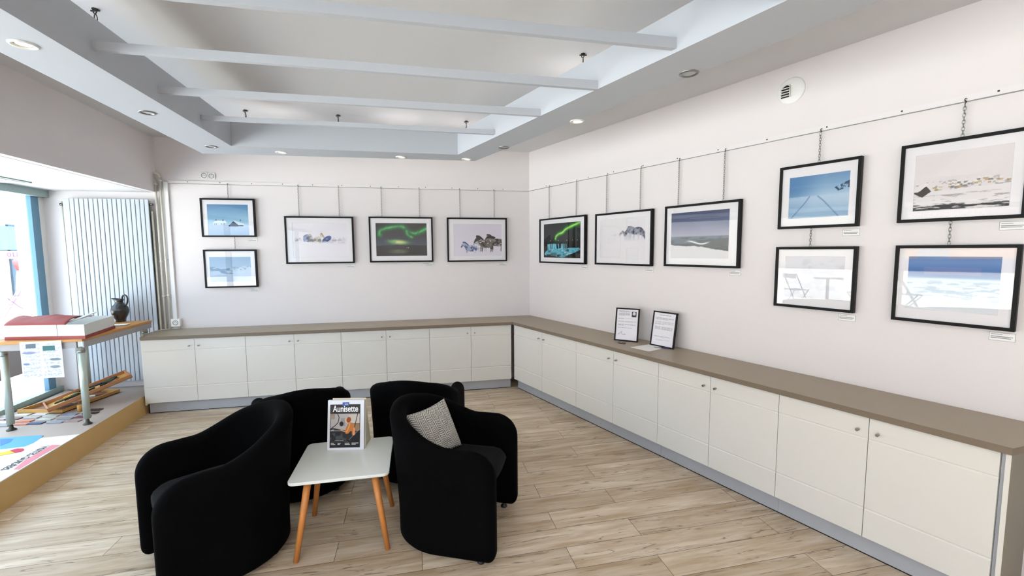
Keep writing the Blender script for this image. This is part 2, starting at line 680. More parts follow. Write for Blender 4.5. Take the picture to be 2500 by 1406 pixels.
class Pic:
    """small painted picture: u to the right, v downwards, colours in 0-255"""

    def __init__(self, w, h, nx):
        self.nx = nx
        self.ny = max(8, int(nx * h / w))
        self.w, self.h = w, h
        self.u, self.v = np.meshgrid(np.linspace(0, 1, self.nx + 1), np.linspace(0, 1, self.ny + 1))
        self.c = np.zeros(self.u.shape + (3,))

    def fill(self, col, mask=None):
        col = np.asarray(col, float)
        if mask is None:
            self.c[...] = col
        else:
            mk = np.clip(mask, 0, 1)[..., None]
            self.c = self.c * (1 - mk) + col * mk
        return self

    def vgrad(self, stops):
        vs = [s[0] for s in stops]
        for k in range(3):
            self.c[..., k] = np.interp(self.v, vs, [s[1][k] for s in stops])
        return self

    def ell(self, cu, cv, ru, rv, ang=0, soft=.15):
        c, s = math.cos(ang), math.sin(ang)
        asp = self.h / self.w
        du, dv = self.u - cu, (self.v - cv) * asp
        a, b = du * c + dv * s, -du * s + dv * c
        d = np.sqrt((a / ru) ** 2 + (b / (rv * asp)) ** 2)
        return 1 - sm(1 - soft, 1 + soft, d)

    def rect(self, u0, v0, u1, v1):
        return ((self.u >= u0) & (self.u <= u1) & (self.v >= v0) & (self.v <= v1)).astype(float)

    def seg(self, pts, wid):
        asp = self.h / self.w
        best = np.full(self.u.shape, 9.0)
        for (a, b), (c, d) in zip(pts[:-1], pts[1:]):
            px, py, qx, qy = a, b * asp, c, d * asp
            dx, dy = qx - px, qy - py
            t = np.clip(((self.u - px) * dx + (self.v * asp - py) * dy) / (dx * dx + dy * dy + 1e-9), 0, 1)
            best = np.minimum(best, np.hypot(self.u - px - t * dx, self.v * asp - py - t * dy))
        return 1 - sm(wid * .6, wid * 1.3, best)

    def poly(self, pts):
        inside = np.zeros(self.u.shape, bool)
        n = len(pts)
        for i in range(n):
            x1, y1 = pts[i]
            x2, y2 = pts[(i + 1) % n]
            cond = ((y1 > self.v) != (y2 > self.v))
            xin = (x2 - x1) * (self.v - y1) / ((y2 - y1) if y2 != y1 else 1e-9) + x1
            inside ^= cond & (self.u < xin)
        return inside.astype(float)

    def build(self, name, parent, origin, m, flat=False):
        """vertical sheet, x right, z up, facing -y; flat: lying, x right, y up"""
        x = (self.u - .5) * self.w
        z = (.5 - self.v) * self.h
        n1 = self.nx + 1
        if flat:
            co = np.stack([x + origin[0], z + origin[1], np.full_like(x, origin[2])], -1)
        else:
            co = np.stack([x + origin[0], np.full_like(x, origin[1]), z + origin[2]], -1)
        me = bpy.data.meshes.new(name)
        idx = np.arange(n1 * (self.ny + 1)).reshape(self.ny + 1, n1)
        a, b, c, d = idx[1:, :-1], idx[1:, 1:], idx[:-1, 1:], idx[:-1, :-1]
        fs = np.stack([a, b, c, d], -1).reshape(-1, 4)
        me.from_pydata(co.reshape(-1, 3).tolist(), [], fs.tolist())
        ca = me.color_attributes.new('Col', 'FLOAT_COLOR', 'POINT')
        lin = s2l(np.clip(self.c, 0, 255)).reshape(-1, 3)
        buf = np.ones((lin.shape[0], 4))
        buf[:, :3] = lin
        ca.data.foreach_set('color', buf.ravel().astype(np.float32))
        me.materials.append(m)
        me.update()
        o = bpy.data.objects.new(name, me)
        COL.objects.link(o)
        o.parent = parent
        return o


# ================================================================ STRUCTURE
# floor polygon, large
FRONT_L = WP(9.0)
FRONT_R = RW(8.2)
b = MB()
b.prism([(-7, -6), (7, -6), (7, 7), (-5.2, 7), tuple(WP(-.6, .1)[:2]), tuple(WP(11, .1)[:2])][0:4] if False else
        [tuple(WP(11, .1)[:2]), (6, -6), (6, 7), tuple(WP(-2.6, .1)[:2])], -.12, 0, M['floor'])
struct(b.build('floor'))
# main ceiling
hd = np.array([.268, -.963])
hn = np.array([-.963, -.268])


def HP(d, out=0.0, z=0.0):
    p = hp + hd * d + hn * out
    return Vector((p[0], p[1], z))


b = MB()
b.prism([tuple(WP(11, .2)[:2]), (6, -6), (6, 7), tuple(WP(-2.6, .2)[:2])], CEIL, CEIL + .15, M['ceil'])
struct(b.build('ceiling'))
b = MB()
b.prism([tuple(HP(9.4, .06)[:2]), tuple(HP(-.35, .06)[:2]), tuple(WP(-.35, .12)[:2]), tuple(WP(9.4, .12)[:2])][::-1], HEAD - .002, HEAD + .08, M['ceil'])
struct(b.build('ceiling'))
b = MB()
b.prism([tuple(HP(9.4, 0)[:2]), tuple(HP(-.3, 0)[:2]), tuple(HP(-.3, .1)[:2]), tuple(HP(9.4, .1)[:2])][::-1], HEAD, CEIL, M['wall'])
struct(b.build('wall_left'))
# outer wall above the shop front
b = MB()
b.prism([tuple(WP(11, .0)[:2]), tuple(WP(-2.0, .0)[:2]), tuple(WP(-2.0, .2)[:2]), tuple(WP(11, .2)[:2])], HEAD - .02, CEIL + .1, M['wall'])
struct(b.build('wall_left_upper'))
b = MB()
b.prism([tuple(BW(-.2)[:2]), tuple(BW(5.2)[:2]), tuple(BW(5.2, -.2)[:2]), tuple(BW(-.3, -.2)[:2])], 0, CEIL, M['wall'])
struct(b.build('wall_back'))
b = MB()
b.prism([tuple(RW(0)[:2]), tuple(RW(8.2)[:2]), tuple(RW(8.2, -.2)[:2]), tuple(RW(-.15, -.2)[:2])], 0, CEIL, M['wall'])
struct(b.build('wall_right'))
b = MB()
A, B_ = RW(8.2, -.2), WP(9.2, .1)
b.prism([(A.x, A.y), (B_.x, B_.y), (B_.x - .2, B_.y - .3), (A.x + .1, A.y - .3)], 0, CEIL, M['wall'])
struct(b.build('wall_front'))

# ---------------------------------------------------------------- shop front window
win = empty('window_1', WP(0))
struct(win)
ang_w = math.atan2(wd[1], wd[0])
inv = win.matrix_world
win.rotation_euler = (0, 0, ang_w)   # local x along the glass towards the viewer, y = inwards(left of x)...


def wbox(mb, d0, d1, o0, o1, z0, z1, m):
    # local y: positive is 90 deg left of x = (.966,.259) = inwards
    mb.box((d0, -o1, z0), (d1, -o0, z1), m)


b = MB()
wbox(b, .0, 9.1, -.06, .06, 2.17, HEAD, M['greenish'])
wbox(b, .0, 9.1, -.03, .05, PLAT, PLAT + .05, M['greenish'])
for d in (1.9, 3.9, 5.9, 7.9):
    wbox(b, d, d + .05, -.04, .05, PLAT + .05, 2.17, M['greenish'])
b.build('window_frame', win)
b = MB()
wbox(b, .095, .19, -.012, .03, PLAT, 2.17, M['teal'])
b.build('window_post', win, bevel=.003)
b = MB()
wbox(b, 0, .095, -.004, .06, PLAT, 2.17, M['plastic'])
b.build('window_trim', win)
b = MB()
b.add([(.19, -.018, PLAT + .05), (9.1, -.018, PLAT + .05), (9.1, -.018, 2.17), (.19, -.018, 2.17)], [(0, 1, 2, 3)], M['winglass'])
b.build('window_glass', win)
b = MB()
b.prism([tuple(WP(9.2, .1)[:2]), tuple(WP(-.2, .1)[:2]), tuple(WP(-.2, .0)[:2]), tuple(WP(9.2, .0)[:2])][::-1], -.02, PLAT, M['concrete'])
struct(b.build('wall_left_sill'))

# ================================================================ PLATFORM (shop-window stage)
pf0, pf1 = np.array([-3.672, 4.255]), np.array([-3.213, 2.640])
pdir = (pf1 - pf0) / np.linalg.norm(pf1 - pf0)


def PF(d, back=0.0):
    n = np.array([pdir[1], -pdir[0]])
    return pf0 + pdir * d + n * back


P0, P1 = PF(-.0), PF(8.2)
# the far end runs to the back wall
pl_back = BW(4.10, .012)
b = MB()
pts = [tuple(P0), tuple(P1), tuple(WP(8.2, -.06)[:2]), tuple(WP(.02, -.06)[:2]), (BW(4.99, .012).x, BW(4.99, .012).y), (pl_back.x, pl_back.y)][::-1]
b.prism(pts, 0.0, PLAT, M['plywood'], top=M['platform_top'])
o = b.build('display_platform')
tag(o, 'low plywood stage in the shop-window bay with a beige top', 'platform')
FLOORBAY = PLAT

# ================================================================ WORKTOP AND CABINETS
FO = .466


def isect_corner(off):
    A_ = np.array([nb, nr])
    return Cc + np.linalg.solve(A_, [off, off])


ci = isect_corner(FO)
b = MB()
pts = [tuple(ci), (BW(4.049, FO).x, BW(4.049, FO).y), (BW(4.135, .003).x, BW(4.135, .003).y), tuple(isect_corner(.003)),
       (RW(4.30, .003).x, RW(4.30, .003).y), (RW(4.178, FO).x, RW(4.178, FO).y)]
b.prism(pts[::-1], WT - .0323, WT, M['edge'], top=M['worktop'])
o = b.build('worktop', bevel=.0015)
tag(o, 'long taupe laminate worktop running round the corner over the white cabinets', 'worktop')
CT = WT - .0323 - .0008
DOORB = .1187
DT = .018


def door(parent, x0, x1, knob_right, first=False):
    """local frame: x right, -y into the room, door front face at y=-.018"""
    g = .0016
    H_ = CT - .004
    z1, z0 = H_, DOORB
    gz1 = z1 - .185 * (z1 - z0)
    gz2 = z1 - .765 * (z1 - z0)
    yf = -DT

    def groove(zc):
        return [(yf, zc + .012), (yf + .0028, zc + .008), (yf + .0028, zc + .004), (yf + .0005, zc), (yf, zc - .001)]
    prof = [(0, z0), (0, z1), (yf + .001, z1), (yf, z1 - .001)] + groove(gz1) + groove(gz2) + [(yf, z0 + .001), (yf + .001, z0)]
    b = MB()
    b.profile_x(prof, x0 + g, x1 - g, M['door'])
    d = b.build('door', parent)
    kx = (x1 - .042) if knob_right else (x0 + .042)
    kz = z1 - .07
    b = MB()
    b.cyl((kx, yf, kz), (kx, yf - .012, kz), .0035, M['chrome'], n=12)
    b.cyl((kx, yf - .010, kz), (kx, yf - .028, kz), .0074, M['chrome'], n=18)
    k = b.build('knob', d, bevel=.0008)
    return d


def cabinet(org, rz, w1, w2, label, knobs=(True, False), left_panel=False, right_panel=False, depth=.43, group=None):
    t = empty('base_cabinet', org, rz, label, 'cabinet', group)
    b = MB()
    b.box((0.001, .0005, DOORB + .0), (w1 + w2 - .001, depth, CT), M['carcass'])
    b.build('carcass', t)
    door(t, 0, w1, knobs[0])
    door(t, w1, w1 + w2, knobs[1])
    b = MB()
    b.box((0.0005, .035, 0), (w1 + w2 - .0005, .05, DOORB), M['plinth'])
    b.box((0.0005, .0345, 0), (w1 + w2 - .0005, .035, .006), M['dark'])
    b.build('plinth', t)
    if left_panel:
        b = MB()
        b.box((-.012, -.010, DOORB - .02), (0, depth, CT), M['carcass'])
        b.box((-.012, .035, 0), (-.0, depth, DOORB - .02), M['dark'])
        b.build('side_panel', t)
    if right_panel:
        x = w1 + w2
        b = MB()
        b.box((x + .001, -.004, .0), (x + .014, depth, CT), M['plinth'])
        b.box((x + .014, -.018, .0), (x + .030, depth, CT), M['carcass'])
        b.box((x + .030, -.016, .0), (x + .034, depth, CT), M['endpanel'])
        p = b.build('side_panel', t)
        p['label'] = 'end panel toned grey taupe for shade, with white edge'
    return t


BB = [4.046, 3.587, 3.124, 2.663, 2.198, 1.733, 1.267, .803, .335]
RR = [.325, .873, 1.42, 1.901, 2.373, 2.807, 3.25, 3.688, 4.143]
DO = .446 - DT      # carcass front plane
blab = ['white two-door base cabinet at the left end beside the plywood stage',
        'white base cabinet of the back run below the white ponies picture',
        'white base cabinet of the back run partly hidden by the rear left armchair',
        'white base cabinet of the back run that meets the room corner']
for i in range(4):
    t0, t1, t2 = BB[2 * i], BB[2 * i + 1], BB[2 * i + 2]
    cabinet(BW(t0, DO), AB, t0 - t1, t1 - t2, blab[i], left_panel=(i == 0), group='white base cabinets of the back run')
rlab = ['white base cabinet of the right run that meets the room corner',
        'white base cabinet of the right run in front of the left standing sign',
        'white base cabinet of the right run under the picture-free wall past the right standing sign',
        'largest white base cabinet at the near end with a shade-toned grey end panel']
for i in range(4):
    t0, t1, t2 = RR[2 * i], RR[2 * i + 1], RR[2 * i + 2]
    cabinet(RW(t0, DO), -AR, t1 - t0, t2 - t1, rlab[i], right_panel=(i == 3), group='white base cabinets of the right run')

# ================================================================ PICTURES
def pic_house(p):
    p.vgrad([(0, (84, 134, 178)), (.55, (150, 192, 218)), (.66, (176, 208, 232)), (.68, (188, 206, 232)), (1, (170, 196, 228))])
    p.fill((205, 222, 240), p.rect(.12, .58, .44, .68) * .9)
    p.fill((225, 236, 246), p.poly([(.14, .58), (.18, .52), (.42, .52), (.46, .6)]))
    for k in (.16, .2, .32, .36, .4):
        p.fill((60, 80, 110), p.rect(k, .62, k + .015, .65))
    p.fill((30, 44, 70), p.poly([(.5, .68), (.62, .54), (.74, .66), (.86, .66), (.86, .7), (.5, .71)]))
    p.fill((210, 225, 240), p.poly([(.62, .54), (.64, .52), (.88, .62), (.86, .66), (.74, .66)]))
    for k in (.19, .36, .78):
        p.fill((50, 60, 80), p.rect(k, .49, k + .02, .53))
    p.fill((120, 150, 190), p.rect(.05, .675, .5, .685) * .6)


def pic_shore(p):
    p.vgrad([(0, (142, 172, 204)), (.4, (160, 186, 212)), (.5, (178, 200, 222)), (1, (186, 200, 226))])
    n = fbm(p.u * 6, p.v * 12, 3)
    p.fill((96, 128, 160), sm(.5, .62, n) * sm(.36, .44, p.v) * (1 - sm(.62, .8, p.v)) * (1 - sm(.5, .75, p.u)) * .8)
    ridge = .46 - .12 * fbm(p.u * 7, p.u * 0, 9) * sm(.5, .8, p.u)
    p.fill((204, 220, 238), sm(ridge - .01, ridge + .02, p.v) * sm(.55, .7, p.u) * .8)
    p.fill((110, 140, 172), sm(.55, .63, fbm(p.u * 20, p.v * 20, 5)) * sm(.6, .7, p.u) * sm(.36, .42, p.v) * (1 - sm(.5, .56, p.v)) * .7)


def pic_ponies(p):
    p.fill((234, 231, 238))
    n = fbm(p.u * 14, p.v * 12, 4)
    band = sm(.4, .5, p.v) * (1 - sm(.55, .68, p.v))
    p.fill((196, 192, 206), band * sm(.5, .7, n) * .7)

    def shape(pts, col, k=1.0):
        mk = p.poly(curve(pts + [pts[0]], 6)) * k
        fade = 1 - sm(.50, .60, p.v)
        p.fill(col, mk * fade)
        p.fill(np.asarray(col) * .5, mk * fade * sm(.5, .66, n) * .8)
        p.fill((238, 235, 242), mk * fade * sm(.56, .7, fbm(p.u * 30, p.v * 30, 44)) * .6)
    for cu in (.06, .13, .75, .86, .93):
        shape([(cu - .035, .52), (cu - .02, .44), (cu + .01, .43), (cu + .04, .52)], (206, 202, 212), .6)
    shape([(.19, .54), (.19, .40), (.22, .35), (.27, .33), (.30, .38), (.31, .54)], (112, 124, 170))
    shape([(.29, .54), (.28, .36), (.31, .31), (.35, .38), (.36, .56)], (176, 170, 180))
    shape([(.36, .56), (.37, .44), (.43, .40), (.49, .38), (.50, .31), (.53, .29), (.545, .33), (.575, .40), (.565, .43), (.53, .41), (.51, .46), (.50, .58)], (212, 204, 194))
    shape([(.49, .38), (.50, .31), (.53, .285), (.545, .33), (.575, .40), (.565, .43), (.53, .40)], (186, 164, 120), .9)
    shape([(.53, .58), (.54, .48), (.60, .40), (.66, .37), (.70, .40), (.69, .47), (.62, .55)], (60, 88, 156))
    p.fill((60, 46, 40), p.ell(.548, .36, .006, .014))
    p.fill((236, 233, 240), sm(.53, .66, p.v))


def pic_aurora(p):
    p.vgrad([(0, (20, 22, 27)), (.35, (26, 32, 38)), (.6, (46, 60, 78)), (.68, (60, 74, 88)), (.70, (6, 8, 10)), (.8, (12, 15, 17)), (1, (4, 6, 8))])
    n = fbm(p.u * 9, p.v * 5, 2)
    ray = fbm(p.u * 26 + p.v * 8, p.v * 3, 9)
    up = curve([(.08, .36), (.085, .24), (.2, .16), (.36, .115), (.5, .105), (.58, .18), (.66, .28), (.76, .31), (.88, .25), (.98, .17)])
    lo = curve([(.60, .24), (.62, .35), (.70, .43)])
    for pts, w in ((up, .034), (lo, .026)):
        for k, col in ((2.6, (14, 66, 36)), (1.5, (30, 128, 58)), (.62, (88, 200, 112))):
            p.fill(col, p.seg(pts, w * k) * (.35 + .75 * ray) * (.6 + .5 * n))
    for k, col in ((1.25, (50, 96, 66)), (1.0, (112, 164, 96)), (.72, (200, 210, 132)), (.4, (226, 222, 150))):
        p.fill(col, p.ell(.44, .575, .2 * k, .07 * k, .06, .55) * (.55 + .5 * n))
    p.fill((92, 160, 104), p.poly(curve([(.22, .49), (.30, .54), (.40, .57), (.30, .61), (.26, .56)], 4)) * .8)
    p.fill((112, 118, 78), p.ell(.44, .86, .19, .06, 0, .6) * (.4 + .5 * n))
    hill = .715 - .045 * fbm(p.u * 5, p.u * 0 + 1, 8) - .02 * np.sin(p.u * 3.1)
    p.fill((4, 6, 8), sm(hill - .010, hill, p.v) * (1 - sm(.735, .76, p.v)))
    for k in (.60, .63):
        p.fill((240, 220, 150), p.ell(k, .745, .005, .014))


def pic_herd(p):
    p.vgrad([(0, (222, 216, 230)), (1, (226, 221, 233))])
    n = fbm(p.u * 16, p.v * 13, 6)
    n2 = fbm(p.u * 34, p.v * 26, 16)

    def horse(cu, cv, s, col, dk, tip=1):
        fade = 1 - sm(cv + .15 * s, cv + .27 * s, p.v)
        # body, neck and head outline, facing left
        ol = [(.13, -.09), (.02, -.10), (-.06, -.11), (-.12, -.19), (-.155, -.20), (-.17, -.15), (-.205, -.04), (-.19, -.02), (-.15, -.07), (-.12, -.02), (-.09, .06), (.0, .10), (.12, .09), (.155, .0)]
        mk = p.poly(curve([(cu + a * s, cv + b_ * s) for a, b_ in ol] + [(cu + ol[0][0] * s, cv + ol[0][1] * s)], 5))
        for q in (-.08, -.055, .09, .12):
            mk = np.maximum(mk, p.seg([(cu + q * s, cv + .03), (cu + (q - .008) * s, cv + .24 * s)], .008 * s))
        p.fill(col, mk * fade)
        p.fill(dk, mk * fade * sm(.44, .6, n) * .85)
        p.fill((240, 236, 240), mk * fade * sm(.60, .70, n2) * .75)
        p.fill(dk, p.seg(curve([(cu - .155 * s, cv - .20 * s), (cu - .11 * s, cv - .19 * s), (cu - .05 * s, cv - .11 * s)]), .014 * s))
        p.fill(dk, p.seg([(cu - .2 * s, cv - .04 * s), (cu - .175 * s, cv - .12 * s)], .008 * s) * .8)
    horse(.57, .68, .85, (206, 204, 212), (164, 162, 170))
    horse(.34, .76, .95, (160, 172, 204), (66, 80, 128))
    horse(.88, .58, 1.2, (126, 112, 108), (44, 38, 38))
    p.fill((22, 20, 22), p.poly(curve([(.67, .46), (.70, .38), (.78, .37), (.86, .41), (.84, .46), (.74, .45), (.67, .46)], 5)))
    horse(.66, .62, 1.2, (108, 98, 90), (34, 30, 30))
    p.fill((226, 221, 233), sm(.82, .94, p.v))


def pic_falls(p):
    p.vgrad([(0, (36, 38, 40)), (.4, (40, 44, 46)), (.52, (30, 34, 36)), (.56, (14, 18, 20)), (1, (10, 14, 16))])
    n = fbm(p.u * 12, p.v * 10, 12)
    ray = fbm(p.u * 16 + p.v * 10, p.v * 3, 19)
    pts = curve([(.34, .45), (.36, .38), (.44, .31), (.54, .27), (.62, .19), (.78, .11), (.97, .04)])
    for k, col in ((2.3, (20, 66, 32)), (1.25, (60, 156, 62)), (.5, (186, 240, 110))):
        p.fill(col, p.seg(pts, .03 * k) * (.45 + .7 * ray))
    top = .575 + .03 * fbm(p.u * 9, p.u * 0, 23)
    st = fbm(p.u * 46, p.v * 2.2, 3)
    fall = sm(.08, .12, p.u) * (1 - sm(.62, .68, p.u)) * sm(top, top + .015, p.v) * (1 - sm(.74, .80, p.v))
    p.fill((14, 40, 48), fall)
    p.fill((118, 200, 218), fall * sm(.42, .58, st))
    pool = p.poly(curve([(.04, .84), (.16, .75), (.4, .73), (.64, .72), (.98, .72), (.94, .80), (.72, .90), (.55, .98), (.3, .95), (.05, .92), (.04, .84)], 6))
    p.fill((84, 176, 200), pool * (.55 + .45 * sm(.35, .6, n)))
    p.fill((200, 230, 236), pool * sm(.62, .75, fbm(p.u * 22 + p.v * 8, p.v * 30, 22)) * .8)
    p.fill((8, 12, 14), sm(.50, .57, fbm(p.u * 9, p.v * 9, 40)) * sm(.66, .72, p.v) * sm(.6, .72, p.u) * .9)
    p.fill((8, 12, 14), sm(.52, .6, fbm(p.u * 9, p.v * 9, 40)) * sm(.88, .93, p.v))
    for k in (.2, .42, .65, .8, .92):
        p.fill((250, 240, 200), p.ell(k, .5, .010, .010))


def pic_ridge(p):
    p.vgrad([(0, (233, 229, 233)), (1, (235, 231, 235))])
    n = fbm(p.u * 12, p.v * 10, 31)
    top = np.interp(p.u, [0, .34, .46, .52, .56, .60, .64, .70, .78, .86, .92, .98, 1], [.44, .42, .36, .30, .34, .30, .21, .20, .25, .24, .25, .33, .36])
    top = top + .02 * (fbm(p.u * 22, p.u * 0, 2) - .5)
    low = top + .05 + .10 * sm(.5, .7, p.u)
    mk = sm(top - .008, top + .008, p.v) * (1 - sm(low - .02, low + .05, p.v)) * sm(.42, .56, p.u)
    p.fill((74, 78, 94), mk * (.55 + .45 * sm(.35, .55, n)))
    p.fill((26, 28, 38), mk * sm(.48, .58, fbm(p.u * 20, p.v * 16, 33)) * .9)
    st = fbm(p.u * 44, p.v * 4, 14)
    p.fill((170, 174, 194), sm(top + .04, top + .08, p.v) * (1 - sm(.42, .60, p.v)) * sm(.5, .6, p.u) * sm(.45, .62, st) * .55)
    p.fill((190, 192, 204), p.ell(.46, .41, .12, .03, 0, .8) * sm(.4, .6, n) * .6)


def pic_sea(p):
    n = fbm(p.u * 3, p.v * 3, 51)
    p.vgrad([(0, (78, 84, 112)), (.3, (120, 124, 156)), (.52, (160, 158, 182)), (.535, (96, 108, 128)), (.6, (84, 94, 118)), (1, (70, 80, 100))])
    p.fill((64, 74, 110), (1 - sm(.0, .5, p.v)) * n * .5)
    w = fbm(p.u * 7, p.v * 40, 52)
    p.fill((52, 58, 74), sm(.52, .6, w) * sm(.54, .56, p.v) * .8)
    p.fill((54, 58, 68), p.poly([(.45, .62), (1, .58), (1, .86), (.6, .8)]) * .8)
    crest = .66 + .03 * np.sin(p.u * 14)
    p.fill((232, 234, 240), sm(crest - .02, crest, p.v) * (1 - sm(crest + .01, crest + .03, p.v)) * sm(.24, .4, p.u) * (1 - sm(.6, .74, p.u)))
    beach = .70 + .03 * np.sin(p.u * 5) + .16 * sm(.35, 1.0, p.u) + .02 * fbm(p.u * 14, p.u * 0, 4)
    p.fill((40, 44, 54), sm(beach - .05, beach - .03, p.v) * .85 * sm(.0, .3, p.u + .1))
    p.fill((216, 214, 220), sm(beach - .008, beach + .008, p.v))


def pic_road(p):
    p.vgrad([(0, (112, 150, 190)), (.3, (140, 176, 208)), (.5, (176, 202, 224)), (1, (150, 180, 210))])
    p.fill((72, 122, 174), p.ell(.0, .25, .35, .4, 0, .9) * .8)
    n = fbm(p.u * 18, p.v * 18, 61)
    p.fill((40, 60, 88), p.poly([(.76, .34), (1, .2), (1, .36), (.82, .42)]) * sm(.45, .55, n) * .9)
    p.fill((186, 208, 228), sm(.47, .5, p.v) * (1 - sm(.5, .8, p.v)) * .8)
    for pts in ([(.05, 1), (.3, .62), (.36, .5)], [(.85, 1), (.6, .62), (.5, .5)]):
        p.fill((96, 130, 168), p.seg(pts, .012) * .7)
    for k in range(8):
        p.fill((60, 80, 110), p.seg([(.02 + k * .025, .47), (.02 + k * .025, .53)], .003))


def pic_washed_out(p):  # print whitened to carry the wash of reflection on its glass
    p.vgrad([(0, (214, 212, 222)), (.5, (226, 226, 232)), (1, (206, 206, 216))])
    n = fbm(p.u * 5, p.v * 8, 71)
    p.fill((186, 190, 206), sm(.5, .7, n) * .4)


def pic_village(p):
    p.fill((226, 220, 222))
    n = fbm(p.u * 24, p.v * 24, 81)
    rnd = random.Random(3)
    for k in range(46):
        cu = .2 + .78 * rnd.random()
        cv = .52 + .1 * rnd.random() + .03 * math.sin(cu * 7)
        w = .03 + .035 * rnd.random()
        col = rnd.choice([(196, 176, 128), (206, 196, 170), (130, 126, 128), (160, 168, 180), (188, 160, 120)])
        p.fill(col, p.rect(cu, cv, cu + w, cv + .03) * .9)
        p.fill((232, 228, 230), p.poly([(cu - .005, cv), (cu + w / 2, cv - .03), (cu + w + .005, cv)]))
    p.fill((120, 118, 120), sm(.62, .7, n) * sm(.46, .52, p.v) * (1 - sm(.62, .68, p.v)) * .5)
    p.fill((76, 70, 68), p.poly([(0, .68), (0, .60), (.14, .56), (.2, .66), (.1, .76)]))
    p.fill((228, 224, 226), p.poly([(0, .58), (.14, .5), (.16, .54), (.05, .66), (0, .66)]))
    p.fill((230, 226, 228), p.poly([(0, .74), (.12, .76), (.22, .66), (1, .62), (1, .86), (0, .9)]))
    s = fbm(p.u * 8, p.v * 50, 85)
    p.fill((90, 86, 88), sm(.64, .72, s) * sm(.70, .74, p.v) * (1 - sm(.86, .9, p.v)) * .4)
    p.fill((64, 62, 66), sm(.88, .9, p.v) * sm(.35, .5, s))


def pic_bluesea(p):
    p.vgrad([(0, (104, 130, 172)), (.12, (110, 138, 182)), (.3, (78, 116, 172)), (.38, (96, 132, 180)), (.42, (200, 216, 228)), (1, (224, 228, 234))])
    s = fbm(p.u * 6, p.v * 30, 91)
    p.fill((130, 156, 186), sm(.55, .65, s) * sm(.4, .5, p.v) * (1 - sm(.6, .9, p.v)) * .6)
    p.fill((150, 140, 180), p.rect(.2, .2, .8, .34) * .35)


# wall, left t or start along the wall, w, h, z bottom, mount margins (l, t, r, b), painter, label, chains along x, caption
BG = 'framed photographs on the back wall'
RG = 'framed photographs on the right wall'
PICS = [
    ('B', 3.629, .527, .412, 1.778, (.115, .15, .125, .04), pic_house, 'upper small black-framed photo of a snowy blue house, far left of the back wall', BG, (.27,), 2.341, 130),
    ('B', 3.630, .519, .414, 1.227, (.10, .19, .115, .15), pic_shore, 'lower small black-framed photo of a pale blue icy shore at the far left', BG, (.31,), 1.778, 110),
    ('B', 2.810, .725, .528, 1.479, (.105, .135, .095, .13), pic_ponies, 'black-framed photo of white and blue ponies in snow on the back wall', BG, (.153, .578), 2.341, 180),
    ('B', 1.916, .724, .527, 1.484, (.10, .135, .095, .135), pic_aurora, 'black-framed photo of a green aurora over a dark lake on the back wall', BG, (.147, .576), 2.341, 180),
    ('B', 1.023, .728, .528, 1.480, (.105, .14, .085, .13), pic_herd, 'black-framed photo of a dappled horse herd on the back wall next to the corner', BG, (.158, .575), 2.341, 180),
    ('R', .262, .812, .517, 1.463, (.095, .12, .10, .12), pic_falls, 'black-framed photo of aurora above a turquoise waterfall beside the corner on the right wall', RG, (.173, .650), 2.345, 160),
    ('R', 1.222, .716, .504, 1.467, (.095, .12, .11, .12), pic_ridge, 'black-framed almost white photo of a dark ridge in snow on the right wall', RG, (.142, .566), 2.345, 150),
    ('R', 2.072, .658, .501, 1.474, (.09, .12, .13, .14), pic_sea, 'black-framed photo of a grey sea and white beach in the middle of the right wall', RG, (.117, .513), 2.345, 160),
    ('R', 2.991, .451, .405, 1.746, (.13, .18, .12, .16), pic_road, 'upper black-framed photo of a blue snowfield road on the right wall', RG, (.223,), 2.345, 120),
    ('R', 2.988, .458, .398, 1.230, (.13, .15, .13, .17), pic_washed_out, 'lower black-framed photo with painted pale reflection haze under the blue snowfield road', RG, (.20,), 1.746, 80),
    ('R', 3.620, .470, .414, 1.754, (.13, .15, .12, .14), pic_village, 'upper black-framed photo of a snowbound village at the right edge of the wall', RG, (.232,), 2.345, 160),
    ('R', 3.624, .464, .414, 1.217, (.12, .14, .13, .17), pic_bluesea, 'lower black-framed photo with a deep blue band under the village picture', RG, (.21,), 1.754, 100),
]
FD = .030     # frame depth
GAP = .010    # stands off the wall


def wall_point(wall, t, off, z):
    return BW(t, off, z) if wall == 'B' else RW(t, off, z)


